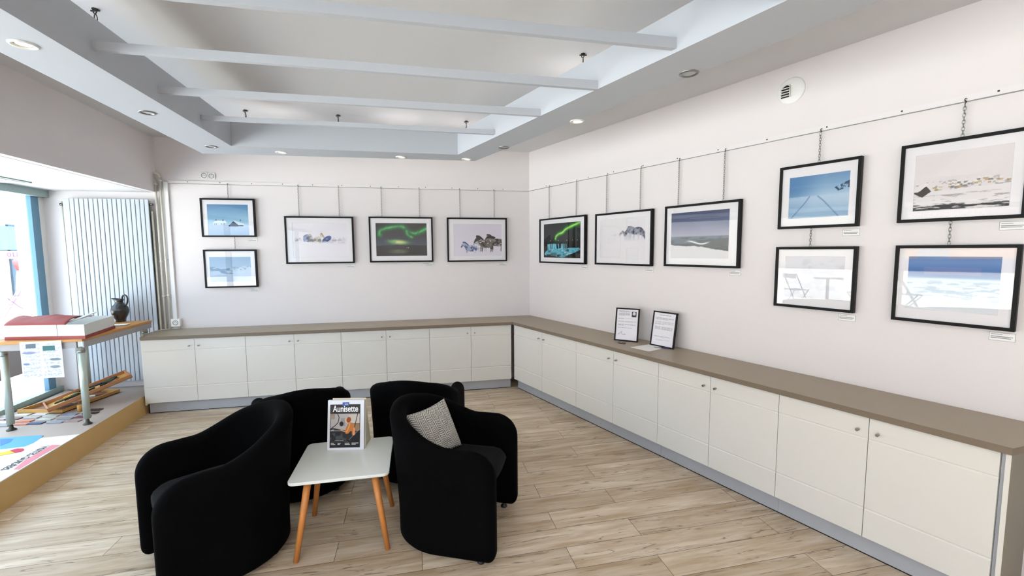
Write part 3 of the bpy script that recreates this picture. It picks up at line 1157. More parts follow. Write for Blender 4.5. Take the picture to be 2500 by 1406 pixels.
for (wall, t0, w, h, z0, mg, painter, label, grp, hooks, ztop, res) in PICS:
    rz = AB if wall == 'B' else -AR
    P = empty('picture_frame', wall_point(wall, t0, 0, z0), rz, label, 'framed picture', grp)
    fwid = .0175 if h > .45 else .0165
    y0, y1 = -GAP, -GAP - FD
    b = MB()
    # moulding: four mitred bars in one mesh
    o_ = [(0, 0), (w, 0), (w, h), (0, h)]
    i_ = [(fwid, fwid), (w - fwid, fwid), (w - fwid, h - fwid), (fwid, h - fwid)]
    vs = [(a, y0, c) for a, c in o_] + [(a, y1, c) for a, c in o_] + [(a, y1, c) for a, c in i_] + [(a, y0 - .004, c) for a, c in i_]
    fs = []
    for k in range(4):
        n = (k + 1) % 4
        fs += [(k, n, 4 + n, 4 + k), (4 + k, 4 + n, 8 + n, 8 + k), (8 + k, 8 + n, 12 + n, 12 + k)]
    b.add(vs, fs, M['black_frame'])
    b.add([(fwid - .002, y0, fwid - .002), (w - fwid + .002, y0, fwid - .002), (w - fwid + .002, y0, h - fwid + .002), (fwid - .002, y0, h - fwid + .002),
           ], [(0, 3, 2, 1)], M['black_frame'])
    b.build('moulding', P, bevel=.001)
    yg = y1 + .006
    b = MB()
    ml, mt, mr, mb_ = mg
    px0, px1 = ml * w, w - mr * w
    pz0, pz1 = mb_ * h, h - mt * h
    # card with a bevelled opening
    ym = yg + .004
    A4 = [(fwid - .001, fwid - .001), (w - fwid + .001, fwid - .001), (w - fwid + .001, h - fwid + .001), (fwid - .001, h - fwid + .001)]
    I4 = [(px0, pz0), (px1, pz0), (px1, pz1), (px0, pz1)]
    J4 = [(px0 + .002, pz0 + .002), (px1 - .002, pz0 + .002), (px1 - .002, pz1 - .002), (px0 + .002, pz1 - .002)]
    vs = [(a, ym, c) for a, c in A4] + [(a, ym, c) for a, c in I4] + [(a, ym + .002, c) for a, c in J4]
    fs = []
    for k in range(4):
        n = (k + 1) % 4
        fs += [(k, n, 4 + n, 4 + k), (4 + k, 4 + n, 8 + n, 8 + k)]
    b.add(vs, fs, M['mount'])
    b.build('mount', P)
    pc = Pic(px1 - px0, pz1 - pz0, res)
    painter(pc)
    pc.build('photo_print', P, ((px0 + px1) / 2, ym + .0025, (pz0 + pz1) / 2), M['vprint'])
    b = MB()
    b.add([(fwid - .001, yg, fwid - .001), (w - fwid + .001, yg, fwid - .001), (w - fwid + .001, yg, h - fwid + .001), (fwid - .001, yg, h - fwid + .001)], [(0, 1, 2, 3)], M['glass'])
    b.build('glass_pane', P)

# ---------------------------------------------------------------- hanging rails and chains
def rail(name, org, rz, length, label, screws):
    t = empty(name, org, rz, label, 'hanging rail')
    b = MB()
    b.box((0, -.010, 0), (length, 0, .030), M['rail'])
    b.box((0, -.013, -.003), (length, 0, .0), M['steel'])
    b.build('profile', t)
    for x in screws:
        b = MB()
        b.cyl((x, -.010, .017), (x, -.013, .017), .0045, M['darksteel'], n=10)
        b.build('screw', t)
    return t


rail('hanging_rail', BW(3.925, 0, 2.341), AB, 3.92, 'white picture-hanging rail along the back wall', [.18 + .31 * k for k in range(12)])
rail('hanging_rail', RW(.012, 0, 2.345), -AR, 7.6, 'white picture-hanging rail along the right wall', [.35 + .36 * k for k in range(12)])


def link_ring(b, c, ln, wd_, r, turned, m, n=14):
    pts = []
    for k in range(n):
        a = 2 * math.pi * k / n
        x = math.cos(a) * (wd_ / 2)
        z = math.sin(a) * (ln / 2)
        z = math.copysign(min(abs(z) * 1.15, ln / 2), z)
        pts.append((c[0] + (0 if turned else x), c[1] + (x if turned else 0), c[2] + z))
    b.tube(pts, r, m, n=5, closed=True)


CH = {'B': ['over the snowy house picture', 'between the two small pictures at the far left', 'left one over the white ponies', 'right one over the white ponies',
            'left one over the lake aurora', 'right one over the lake aurora', 'left one over the horse herd', 'right one over the horse herd'],
      'R': ['left one over the waterfall', 'right one over the waterfall', 'left one over the ridge picture', 'right one over the ridge picture',
            'left one over the sea picture', 'right one over the sea picture', 'over the blue snowfield road', 'below the blue snowfield road',
            'over the snowbound village', 'below the snowbound village']}
cnt = {'B': 0, 'R': 0}
for (wall, t0, w, h, z0, mg, painter, label, grp, hooks, ztop, res) in PICS:
    rz = AB if wall == 'B' else -AR
    for hx in hooks:
        tt = t0 - hx if wall == 'B' else t0 + hx
        z1 = z0 + h
        c = empty('hanging_chain', wall_point(wall, tt, .022, z1), rz,
                  'thin grey steel picture chain, ' + CH[wall][cnt[wall]], 'chain', 'picture chains on the %s wall' % ('back' if wall == 'B' else 'right'))
        cnt[wall] += 1
        Ln = (ztop - z1)
        b = MB()
        from_rail = ztop > 2.2
        n_links = max(2, int(round((Ln - (.012 if from_rail else 0)) / .0165)))
        step = (Ln - (.012 if from_rail else 0)) / n_links
        for k in range(n_links):
            link_ring(b, (0, 0, step * (k + .5)), step + .006, .0115, .0016, k % 2 == 1, M['steel'], n=8)
        b.build('links', c)
        b = MB()
        if from_rail:
            zb_ = Ln - .012
            pts = [(0, 0, zb_), (.004, .002, zb_ + .006), (.0, .004, zb_ + .012), (-.004, .006, zb_ + .018), (-.002, .008, zb_ + .026), (.004, .010, zb_ + .024)]
        else:
            pts = [(0, 0, Ln - .002), (0, .006, Ln + .004), (0, .009, Ln - .002)]
        b.tube(pts, .0022, M['darksteel'], n=6)
        b.build('hook', c)

# ---------------------------------------------------------------- caption cards
names = ['snowy house', 'icy shore', 'white ponies', 'lake aurora', 'horse herd', 'waterfall', 'ridge', 'grey sea', 'snowfield road', 'reflection-hazed lower', 'village', 'blue band']
for i, (wall, t0, w, h, z0, mg, painter, label, grp, hooks, ztop, res) in enumerate(PICS):
    rz = AB if wall == 'B' else -AR
    sgn = -1 if wall == 'B' else 1
    cw, chh = (.092, .036) if wall == 'B' else (.088, .040)
    xr = w - cw + .0
    c = empty('caption_card', wall_point(wall, t0 + sgn * xr, 0, z0 - chh - .014), rz,
              'small white caption card under the right corner of the %s picture' % names[i], 'label card', 'caption cards under the pictures')
    b = MB()
    b.box((0, -.0030, 0), (cw, 0, chh), M['card'])
    e = .0012
    for (x0, z_0, x1, z_1) in ((0, 0, cw, e), (0, chh - e, cw, chh), (0, 0, e, chh), (cw - e, 0, cw, chh)):
        b.box((x0, -.0033, z_0), (x1, -.0029, z_1), M['grey_line'])
    b.build('card', c)
    b = MB()
    b.box((.006, -.0034, chh - .010), (.045, -.0029, chh - .008), M['grey_line'])
    b.box((.006, -.0034, chh - .021), (cw - .008, -.0029, chh - .018), M['grey_line'])
    b.box((.006, -.0034, chh - .028), (cw - .014, -.0029, chh - .025), M['grey_line'])
    b.build('printed_lines', c)

# ================================================================ WALL FITTINGS
def socket(org, rz, label, box_depth=.012, s=.082, group=None):
    t = empty('wall_socket', org, rz, label, 'power socket', group)
    b = MB()
    b.box((-s / 2, -box_depth, -s / 2), (s / 2, 0, s / 2), M['plastic'])
    b.build('plate', t, bevel=.003)
    b = MB()
    pr = [(.024, 0), (.026, .0015), (.0215, .0015), (.0205, -.0)]
    n = 28
    vs, fs = [], []
    for r, y in pr:
        for j in range(n):
            a = 2 * math.pi * j / n
            vs.append((r * math.cos(a), -box_depth - y, r * math.sin(a)))
    for i in range(3):
        for j in range(n):
            fs.append((i * n + j, i * n + (j + 1) % n, (i + 1) * n + (j + 1) % n, (i + 1) * n + j))
    b.add(vs, fs, M['grey_line'], True)
    b.build('rim', t)
    b = MB()
    for hx, hz in ((-.0095, 0), (.0095, 0), (0, .011)):
        b.cyl((hx, -box_depth - .0004, hz), (hx, -box_depth - .0012, hz), .0034, M['dark'], n=12)
    b.build('pin_holes', t)
    return t


socket(BW(3.582, 0, 2.430), AB, 'left one of the two white sockets high on the back wall', s=.068, group='pair of sockets high on the back wall')
socket(BW(3.512, 0, 2.426), AB, 'right one of the two white sockets high on the back wall', s=.068, group='pair of sockets high on the back wall')
socket(BW(3.935, 0, .862), AB, 'white surface-mounted socket standing just above the worktop by the pipes', box_depth=.045, s=.085)
# cable on the worktop
b = MB()
zc = WT + .004
pts = [BW(3.915, .024, zc + .02), BW(3.912, .03, zc + .002), BW(3.96, .035, zc), BW(4.03, .045, zc), BW(4.075, .08, zc), BW(4.088, .14, zc), BW(4.08, .19, zc)]
fine = []
for i in range(len(pts) - 1):
    for k in range(5):
        fine.append(pts[i].lerp(pts[i + 1], k / 5))
fine.append(pts[-1])
b.tube(fine, .0032, M['plastic'], n=8)
o = b.build('power_cable')
tag(o, 'thin white cable lying on the worktop left end below the pipes', 'cable')

# heating pipes and cable duct
def pipe(t0, ztop, r, label, z0=WT, bend=.05, off=.035):
    t = empty('heating_pipe', BW(t0, off, z0), AB, label, 'pipe', 'heating pipes beside the radiator')
    L_ = ztop - z0
    pts = [(0, 0, 0), (0, 0, L_ * .5), (0, 0, L_ - bend)]
    for k in range(1, 7):
        a = k / 6 * math.pi / 2
        pts.append((-bend * (1 - math.cos(a)), 0, L_ - bend + bend * math.sin(a)))
    pts.append((-bend - .06, .0, L_))
    for k in range(1, 5):
        a = k / 4 * math.pi / 2
        pts.append((-bend - .06 - .02 * math.sin(a), .02 * (1 - math.cos(a)), L_))
    pts.append((-bend - .08, off, L_))
    b = MB()
    b.tube(pts[:3], r, M['pipe'], n=14)
    b.tube(pts[2:], r, M['pipe'], n=14)
    b.build('tube', t)
    for zz in (.22, .45, .95):
        b = MB()
        b.cyl((0, 0, zz * L_), (0, 0, zz * L_ + .012), r + .004, M['plastic'], n=14)
        b.box((-.004, 0, zz * L_), (.004, off, zz * L_ + .012), M['plastic'])
        b.build('clip', t)
    return t


pipe(4.030, 2.40, .0105, 'left white vertical heating pipe next to the radiator')
pipe(3.985, 2.44, .0105, 'right white vertical heating pipe between radiator and cable duct', bend=.045)
b = MB()
b.box((0, -.022, 0), (.040, 0, 2.352 - WT), M['plastic'])
o = b.build('cable_duct', bevel=.002)
o.location = BW(3.966, 0, WT)
o.rotation_euler = (0, 0, AB)
tag(o, 'flat white vertical cable duct right of the heating pipes', 'cable duct')

# ---------------------------------------------------------------- radiator
rad_t = empty('radiator', BW(4.770, .0, .265), AB, 'tall white vertical-slat radiator in the window bay', 'radiator')
RH = 2.163 - .265
nsl, sw = 17, .04065
for k in range(nsl):
    b = MB()
    x0 = k * sw
    b.box((x0 + .0028, -.085, 0), (x0 + sw - .0028, -.071, RH), M['radiator'])
    b.build('slat', rad_t, bevel=.004)
b = MB()
for zz in (.02, RH - .05):
    b.box((.001, -.0705, zz), (nsl * sw - .001, -.045, zz + .035), M['radiator'])
b.box((.001, -.069, 0.02), (nsl * sw - .001, -.064, RH - .02), M['darksteel'])  # dark sheet stands in for the shade between the slats
b.build('header_tube_gap_shade', rad_t)
b = MB()
for zz in (.25, RH - .3):
    for xx in (.12, nsl * sw - .14):
        b.box((xx, -.046, zz), (xx + .03, -.0, zz + .03), M['radiator'])
b.build('wall_bracket', rad_t)
b = MB()
b.box((-.062, -.075, .0), (-.006, -.060, RH), M['radiator'])
b.build('side_cover', rad_t, bevel=.004)
b = MB()
b.cyl((nsl * sw + .0, -.06, RH - .05), (nsl * sw + .026, -.06, RH - .05), .012, M['chrome'])
b.build('vent_cap', rad_t)
b = MB()
b.cyl((-.10, -.05, RH - .06), (-.062, -.05, RH - .06), .010, M['chrome'])
b.cyl((-.085, -.05, RH - .03), (-.085, -.05, -.06), .006, M['pipe'])
b.cyl((-.098, -.05, RH - .06), (-.074, -.05, RH - .06), .014, M['chrome'])
b.build('feed_pipe', rad_t)
b = MB()
b.cyl((nsl * sw + .010, -.052, RH - .12), (nsl * sw + .010, -.052, -.06), .009, M['pipe'])
b.build('return_pipe', rad_t)

# ---------------------------------------------------------------- round air vent on the right wall
v = empty('air_vent', RW(3.02, 0, 2.645), -AR, 'round white air vent high on the right wall above the rail', 'air vent')
b = MB()
n = 48
prof = [(.084, 0), (.084, .004), (.078, .008), (.044, .012), (.0, .012)]
vs, fs = [], []
for r, y in prof[:-1]:
    for j in range(n):
        a = 2 * math.pi * j / n
        vs.append((r * math.cos(a), -y, r * math.sin(a)))
for i in range(len(prof) - 2):
    for j in range(n):
        fs.append((i * n + j, i * n + (j + 1) % n, (i + 1) * n + (j + 1) % n, (i + 1) * n + j))
b.add(vs, fs, M['plastic'], True)
# centre plate with a square-ish hole
k0 = 3 * n
b.add(vs[k0:k0 + n], [tuple(reversed(range(n)))], M['plastic'])
b.build('cover', v)
b = MB()
hole = [(-.058, -.038), (-.004, -.038), (-.004, .028), (-.020, .040), (-.040, .034), (-.055, .016)]
vs = [(x, -.0125, z) for x, z in hole]
b.add(vs, [tuple(range(len(hole)))], M['dark'])
b.build('opening', v)
for k in range(4):
    b = MB()
    z = -.030 + k * .016
    b.box((-.060, -.024, z), (-.002, -.0130, z + .0035), M['plastic'])
    b.build('louvre', v)
b = MB()
pts = [(-.060 + .004 * k, -.018, .016 + .026 * math.sin(math.pi * (k / 14) * .75)) for k in range(15)]
b.tube(pts, .0035, M['plastic'], n=8)
b.cyl((-.002, -.018, -.038), (-.002, -.018, .034), .003, M['plastic'], n=8)
b.build('hood_rim', v)

# ================================================================ SUSPENDED CEILING FRAME
K = .87


def kz(z):
    return EYE + K * (z - EYE)


LI, LF = np.array([-2.271, 3.645]), np.array([-1.649, 1.046])
RB, RF = np.array([-.479, 4.019]), np.array([.957, 1.592])
OLB, ORB = np.array([-2.69, 3.906]), np.array([-.348, 4.298])
dOL = np.array([.2536, -.9673])
dOR = np.array([.519, -.8548])
dBk = (RB - LI) / np.linalg.norm(RB - LI)
dFr = (RF - LF) / np.linalg.norm(RF - LF)


def isect(p, d, q, e):
    t = np.linalg.solve(np.array([d, -e]).T, q - p)
    return p + d * t[0]


nF = np.array([dFr[1], -dFr[0]])
frontp = RF + nF * .36
OLF, ORF = isect(OLB, dOL, frontp, dFr), isect(ORB, dOR, frontp, dFr)
FZ = 2.473
sf = empty('suspended_frame', (float(LI[0]), float(LI[1]), FZ), 0, 'white suspended ceiling frame with crossbars hung over the room', 'ceiling frame')


def rel(p, z):
    return (float(p[0] - LI[0]), float(p[1] - LI[1]), z - FZ)


# bottom boards, mitred
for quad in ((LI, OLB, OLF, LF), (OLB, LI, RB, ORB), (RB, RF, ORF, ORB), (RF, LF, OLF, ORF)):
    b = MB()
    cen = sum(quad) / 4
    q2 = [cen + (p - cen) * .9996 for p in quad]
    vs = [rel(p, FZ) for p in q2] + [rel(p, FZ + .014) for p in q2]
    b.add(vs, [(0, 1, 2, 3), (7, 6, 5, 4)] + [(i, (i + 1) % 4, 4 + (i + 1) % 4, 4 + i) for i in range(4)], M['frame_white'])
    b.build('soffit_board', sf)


def web(p, q, zp, zq, name='inner_board', thick=.014, sgn=1):
    d = (q - p) / np.linalg.norm(q - p)
    n_ = np.array([d[1], -d[0]]) * sgn * thick
    p2, q2 = p + n_, q + n_
    vs = [rel(p, FZ + .014), rel(q, FZ + .014), rel(q2, FZ + .014), rel(p2, FZ + .014), rel(p, zp), rel(q, zq), rel(q2, zq), rel(p2, zp)]
    b = MB()
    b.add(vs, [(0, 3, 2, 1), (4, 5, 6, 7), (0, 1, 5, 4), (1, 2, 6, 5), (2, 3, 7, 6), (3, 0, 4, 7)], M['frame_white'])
    return b.build(name, sf)


zLI, zLF, zRB, zRF = kz(2.839), kz(2.852), kz(2.820), kz(2.800)
# a sliver of inner face also covers the board edge
web(LI, LF, zLI, zLF, sgn=1)
web(LI, RB, zLI, zRB, sgn=-1)
web(RB, RF, zRB, zRF, sgn=-1)
web(LF, RF, zLF, zRF, sgn=1)
dLi = (LF - LI) / np.linalg.norm(LF - LI)
dRi = (RF - RB) / np.linalg.norm(RF - RB)
for (tl, zl1, zl0, tr_, zr1, zr0) in ((K * 1.862, 2.716, 2.672, K * 2.133, 2.650, 2.599), (K * 1.239, 2.708, 2.664, K * 1.510, 2.650, 2.600),
                                     (K * .624, 2.701, 2.668, K * .809, 2.664, 2.624), (K * 2.47, 2.722, 2.674, K * 2.713, 2.671, 2.618)):
    a, c = LI + dLi * tl, RB + dRi * tr_
    d = (c - a) / np.linalg.norm(c - a)
    n_ = np.array([-d[1], d[0]]) * .026     # towards the back
    a, c = a + d * .0005, c - d * .0005
    za1, za0, zc1, zc0 = kz(zl1), kz(zl0), kz(zr1), kz(zr0)
    # clip the rear edge to the side boards
    a2 = isect(a + n_, d, LI + dLi * 0 + d * .0005, dLi)
    c2 = isect(a + n_, d, RB - d * .0005, dRi)
    vs = [rel(a, za0), rel(c, zc0), rel(c2, zc0), rel(a2, za0), rel(a, za1), rel(c, zc1), rel(c2, zc1), rel(a2, za1)]
    b = MB()
    b.add(vs, [(0, 3, 2, 1), (4, 5, 6, 7), (0, 1, 5, 4), (1, 2, 6, 5), (2, 3, 7, 6), (3, 0, 4, 7)], M['frame_white'])
    b.build('crossbar', sf)

# chains that carry the frame
for (x, y, lab) in ((-2.25, 3.83, 'left one of the three at the back edge'), (-1.525, 3.985, 'middle one of the three at the back edge'), (-.415, 4.19, 'right one of the three at the back edge'),
                    (-2.045, 2.27, 'at the left side board'), (.445, 2.80, 'at the right side board')):
    c = empty('ceiling_chain', (x, y, FZ + .014), rz := 0.0, 'short steel chain holding the ceiling frame, ' + lab, 'chain', 'chains carrying the ceiling frame')
    Ln = CEIL - FZ - .014 - .03
    b = MB()
    nl = 10
    st = Ln / nl
    for k in range(nl):
        link_ring(b, (0, 0, st * (k + .5)), st + .008, .016, .0024, k % 2 == 1, M['darksteel'], n=10)
    b.build('links', c)
    b = MB()
    b.cyl((0, 0, Ln + .026), (0, 0, Ln + .030), .014, M['darksteel'], n=12)
    b.tube([(0, 0, Ln + .028), (.006, 0, Ln + .016), (0, 0, Ln + .006), (-.008, 0, Ln + .010), (-.010, 0, Ln + .016)], .003, M['darksteel'], n=6)
    b.box((-.022, -.003, Ln + .018), (.022, .003, Ln + .024), M['darksteel'])
    b.build('hook', c)


# ---------------------------------------------------------------- downlights in the frame
def downlight(x, y, on, lab, power=8.0, spill=1.3):
    t = empty('downlight', (x, y, FZ), 0, 'round recessed %s downlight in the ceiling frame, %s' % ('glowing' if on else 'unlit', lab), 'downlight', 'downlights in the ceiling frame')
    b = MB()
    b.lathe([(.047, 0), (.047, -.003), (.043, -.006), (.033, -.005), (.031, .004), (.031, .012)], M['plastic'] if on else M['chrome'], n=32, cap=False)
    b.build('trim_ring', t)
    b = MB()
    if on:
        b.lathe([(.0305, .002), (.022, -.001), (.008, -.0025), (.001, -.003)], M['lamp_on'], n=24)
        b.build('bulb', t)
        ld = bpy.data.lights.new('bulb_light', 'SPOT')
        ld.energy = power
        ld.color = (1, .88, .70)
        ld.spot_size = rad(125)
        ld.spot_blend = .8
        ld.shadow_soft_size = .03
        lo = bpy.data.objects.new('bulb_light', ld)
        COL.objects.link(lo)
        lo.parent = t
        lo.location = (0, 0, -.012)
        # the open-backed halogen also spills light upwards
        lu = bpy.data.lights.new('bulb_spill', 'POINT')
        lu.energy = spill
        lu.color = (1, .93, .86)
        lu.shadow_soft_size = .02
        lp = bpy.data.objects.new('bulb_spill', lu)
        COL.objects.link(lp)
        lp.parent = t
        lp.location = (0, 0, .045)
    else:
        b.lathe([(.0305, .004), (.024, .0), (.014, .003), (.001, .005)], M['dark'], n=24)
        b.build('bulb', t)
    return t


downlight(-2.0, 1.88, True, 'nearest on the left side')
downlight(-2.23, 2.77, False, 'middle of the left side')
downlight(-2.44, 3.65, False, 'at the back left corner')
downlight(-1.99, 3.88, True, 'left one of the back side')
downlight(-1.01, 4.10, True, 'right one of the back side')
downlight(-.42, 4.21, True, 'at the back right corner')
downlight(-.06, 3.75, False, 'right side closest to the back')
downlight(.44, 3.01, True, 'right side middle')
downlight(.87, 2.22, False, 'right side nearest to the viewer')

# tube fixtures on the ceiling behind the viewer (they show in the picture glass)
for (x, y, ln, rz) in ((-1.2, -.9, 1.5, .1), (1.2, -1.0, 1.5, .1), (-.2, -2.3, 1.5, .1)):
    t = empty('tube_light', (x, y, CEIL), rz, 'white ceiling tube light behind the viewer', 'ceiling light', 'tube lights behind the viewer')
    b = MB()
    b.box((-ln / 2, -.06, -.05), (ln / 2, .06, 0), M['plastic'])
    b.build('housing', t)
    b = MB()
    b.cyl((-ln / 2 + .03, 0, -.075), (ln / 2 - .03, 0, -.075), .019, M['tube_on'], n=16)
    b.build('tube', t)
    ld = bpy.data.lights.new('tube_emitter', 'AREA')
    ld.shape = 'RECTANGLE'
    ld.size = ln
    ld.size_y = .10
    ld.energy = 26
    ld.color = (1, .97, .93)
    lo = bpy.data.objects.new('tube_emitter', ld)
    COL.objects.link(lo)
    lo.parent = t
    lo.location = (0, 0, -.10)

# bay ceiling lamp and smoke detector dot
t = empty('bay_lamp', (-4.30, 3.62, HEAD), ang_w, 'flat square lamp panel on the low ceiling over the shop window', 'ceiling light')
b = MB()
b.box((-.30, -.14, -.012), (.30, .14, 0), M['greenish'])
b.build('panel_frame', t)
b = MB()
b.box((-.27, -.11, -.016), (.27, .11, -.0125), M['whitepaint'])
b.build('diffuser', t)

# ================================================================ ARMCHAIRS
CW, CL, CTZ, CAZ, CB = .620, .321, .762, .600, .036


def chair_shell():
    h = CW / 2
    T = .088
    zb = CB
    stations = []
    N1, N2 = 22, 34
    Rt, Rb = .14, .035

    def ztop(x, y, phi=None):
        # arms stay level, then the rim sweeps up into the back
        sarc = -x if x >= 0 else phi * (CW / 2 - .04)
        return float(CAZ + (CTZ - CAZ - .045) * sm(-.07, .25, sarc) + .045 * sm(.17, .42, sarc))
    # arm on one side from the front tip to x=0, then half circle, then arm to the tip
    cr = h - T / 2
    pts = []
    xs = []
    for k in range(N1 + 1):
        q = k / N1
        x = CL * (1 - q ** 1.6) if False else CL * math.cos(q * math.pi / 2) ** 1.0
        xs.append(x)
    for x in xs:
        pts.append((x, -cr, (0, -1), ztop(x, 0), x))
    for k in range(1, N2):
        a = math.pi * k / N2
        px, py = -cr * math.sin(a), -cr * math.cos(a)
        phi = min(a, math.pi - a)
        pts.append((px, py, (-math.sin(a), -math.cos(a)), ztop(-1, 0, phi), None))
    for x in reversed(xs):
        pts.append((x, cr, (0, 1), ztop(x, 0), x))
    rings = []
    NR = 9
    for (px, py, nn, zt, xf) in pts:
        th = T
        z1, z0 = zt, zb
        if xf is not None:
            u = max(0, (xf - (CL - Rt)) / Rt)
            z1 = zt - Rt * (1 - math.sqrt(max(0, 1 - u * u))) * 1.0
            u2 = max(0, (xf - (CL - Rb)) / Rb)
            z0 = zb + Rb * (1 - math.sqrt(max(0, 1 - u2 * u2)))
            u3 = max(0, (xf - (CL - T / 2)) / (T / 2))
            th = T * (.30 + .70 * math.sqrt(max(0, 1 - u3 * u3)))
        backness = max(0, -nn[0])
        ring = []
        r = th / 2

        def P_(off, z):
            # backward lean of the back, plus flare
            lean = .046 * (max(0, z - .12) / .62) ** 1.5
            return (px + nn[0] * (off + lean), py + nn[1] * (off + lean * (1 if backness > 0 else 0) * backness), z)
        # outer side upwards
        rr = r
        nz = 12
        for k in range(nz + 1):
            z = z0 + .012 + (z1 - rr - z0 - .012) * k / nz
            ring.append(P_(r, z))
        for k in range(1, NR):
            a = math.pi * k / NR
            ring.append(P_(r * math.cos(a), z1 - rr + rr * math.sin(a)))
        for k in range(nz, -1, -1):
            z = z0 + .012 + (z1 - rr - z0 - .012) * k / nz
            ring.append(P_(-r, z))
        ring.append(P_(-r + .010, z0))
        ring.append(P_(r - .010, z0))
        rings.append(ring)
    m_ = len(rings[0])
    vs = [p for r in rings for p in r]
    fs = []
    for i in range(len(rings) - 1):
        for j in range(m_):
            a, c = i * m_, (i + 1) * m_
            fs.append((a + j, a + (j + 1) % m_, c + (j + 1) % m_, c + j))
    b = MB()
    b.add(vs, fs, M['black_wool'], True)
    b.add(vs, [tuple(range(m_)), tuple(reversed(range((len(rings) - 1) * m_, len(rings) * m_)))], M['black_wool'], True)
    return b


def chair_seat():
    r = CW / 2 - .088 - .002

    def loop(xf, ins, z):
        pts = []
        n = 14
        rr = r - ins
        hx = xf
        # front edge gently bowed
        for k in range(9):
            t = -1 + 2 * k / 8
            pts.append((hx + .02 * (1 - t * t) - (.03 if abs(t) > .99 else 0), rr * t, z))
        for k in range(n + 1):
            a = math.pi * k / n
            pts.append((-rr * math.sin(a) * .98, rr * math.cos(a), z))
        return pts
    L_ = [loop(CL - .17, .0, .10), loop(CL - .14, 0, .20), loop(CL - .075, 0, .345), loop(CL - .055, .0, .375), loop(CL - .065, .004, .398), loop(CL - .10, .02, .414), loop(CL - .16, .06, .422)]
    m_ = len(L_[0])
    vs = [p for l in L_ for p in l]
    fs = [(i * m_ + j, i * m_ + (j + 1) % m_, (i + 1) * m_ + (j + 1) % m_, (i + 1) * m_ + j) for i in range(len(L_) - 1) for j in range(m_)]
    b = MB()
    b.add(vs, fs, M['seat_wool'], True)
    b.add(vs, [tuple(reversed(range(m_))), tuple(range((len(L_) - 1) * m_, len(L_) * m_))], M['seat_wool'], True)
    return b


def make_chair(loc, rz, label):
    t = empty('tub_armchair', loc, rz, label, 'armchair', 'black tub armchairs round the small table')
    chair_shell().build('shell', t)
    chair_seat().build('seat_cushion', t)
    b = MB()
    cr = CW / 2 - .05
    pts = []
    for k in range(25):
        a = math.pi * k / 24
        pts.append((-cr * math.sin(a) - .0, cr * math.cos(a)))
    pts = [(CL - .08, cr)] + pts + [(CL - .08, -cr)]
    n = len(pts)
    vs, fs = [], []
    for (x, y) in pts:
        L2 = math.hypot(x, y) or 1
        dx, dy = (x / L2 * .007, y / L2 * .007)
        vs += [(x - dx, y - dy, .022), (x + dx, y + dy, .022), (x + dx, y + dy, .040), (x - dx, y - dy, .040)]
    for i in range(n - 1):
        for j in range(4):
            fs.append((i * 4 + j, i * 4 + (j + 1) % 4, (i + 1) * 4 + (j + 1) % 4, (i + 1) * 4 + j))
    b.add(vs, fs, M['plastic'])
    b.build('base_rail', t)
    for (fx, fy) in ((CL - .085, CW / 2 - .055), (CL - .085, -CW / 2 + .055), (-.18, .18), (-.18, -.18)):
        b = MB()
        b.lathe([(.019, 0), (.021, .004), (.018, .012), (.009, .020), (.009, .042)], M['black_rubber'], n=16, c=(fx, fy, 0))
        b.build('foot', t)
    return t


ch0 = make_chair((-1.545, 2.226, 0), 3.955, 'black tub armchair at the left front of the table with an empty seat')
spec = [((-.345, 2.449, 0), -.216, 'black tub armchair at the right of the table holding the patterned cushion'),
        ((-1.452, 2.935, 0), 2.063, 'black tub armchair behind the table on the left seen from its back'),
        ((-.707, 3.150, 0), 1.53, 'black tub armchair behind the table on the right seen from its back')]
for loc, rz, lab in spec:
    c = copy_tree(ch0)
    c.location = loc
    c.rotation_euler = (0, 0, rz)
    c['label'] = lab

# ---------------------------------------------------------------- cushion
cu = empty('cushion', (-.462, 2.500, .418), 0, 'grey and white chevron-knit cushion leaning in the right armchair', 'cushion')
b = MB()
n = 34
hs = .150
vs, fs = [], []
for side in (1, -1):
    for i in range(n + 1):
        for j in range(n + 1):
            x, y = -1 + 2 * i / n, -1 + 2 * j / n
            ex = (1 - x * x) * (1 - y * y)
            thick = .062 * max(0, ex) ** .42
            pin = 1 - .09 * (1 - x * x) * abs(y) ** 3 - .0
            pin2 = 1 - .09 * (1 - y * y) * abs(x) ** 3
            wr = .006 * math.sin(7 * x + 3 * y) * ex + .004 * math.sin(11 * y - 4 * x) * ex
            vs.append((x * hs * pin2, y * hs * pin, side * (thick + wr)))
m1 = (n + 1) ** 2
for i in range(n):
    for j in range(n):
        a = i * (n + 1) + j
        fs.append((a, a + n + 1, a + n + 2, a + 1))
        fs.append((m1 + a, m1 + a + 1, m1 + a + n + 2, m1 + a + n + 1))
b.add(vs, fs, M['knit'], True)
co = b.build('cover', cu)
# standing on one edge, one corner up, leaning into the back of the chair
co.rotation_euler = (rad(66), rad(-8), 0)
co.rotation_mode = 'XYZ'
rotm = Matrix.Rotation(rad(50), 4, 'Z') @ Matrix.Rotation(rad(64), 4, 'X') @ Matrix.Rotation(rad(4), 4, 'Z')
co.matrix_local = Matrix.Translation((0, 0, .142)) @ rotm

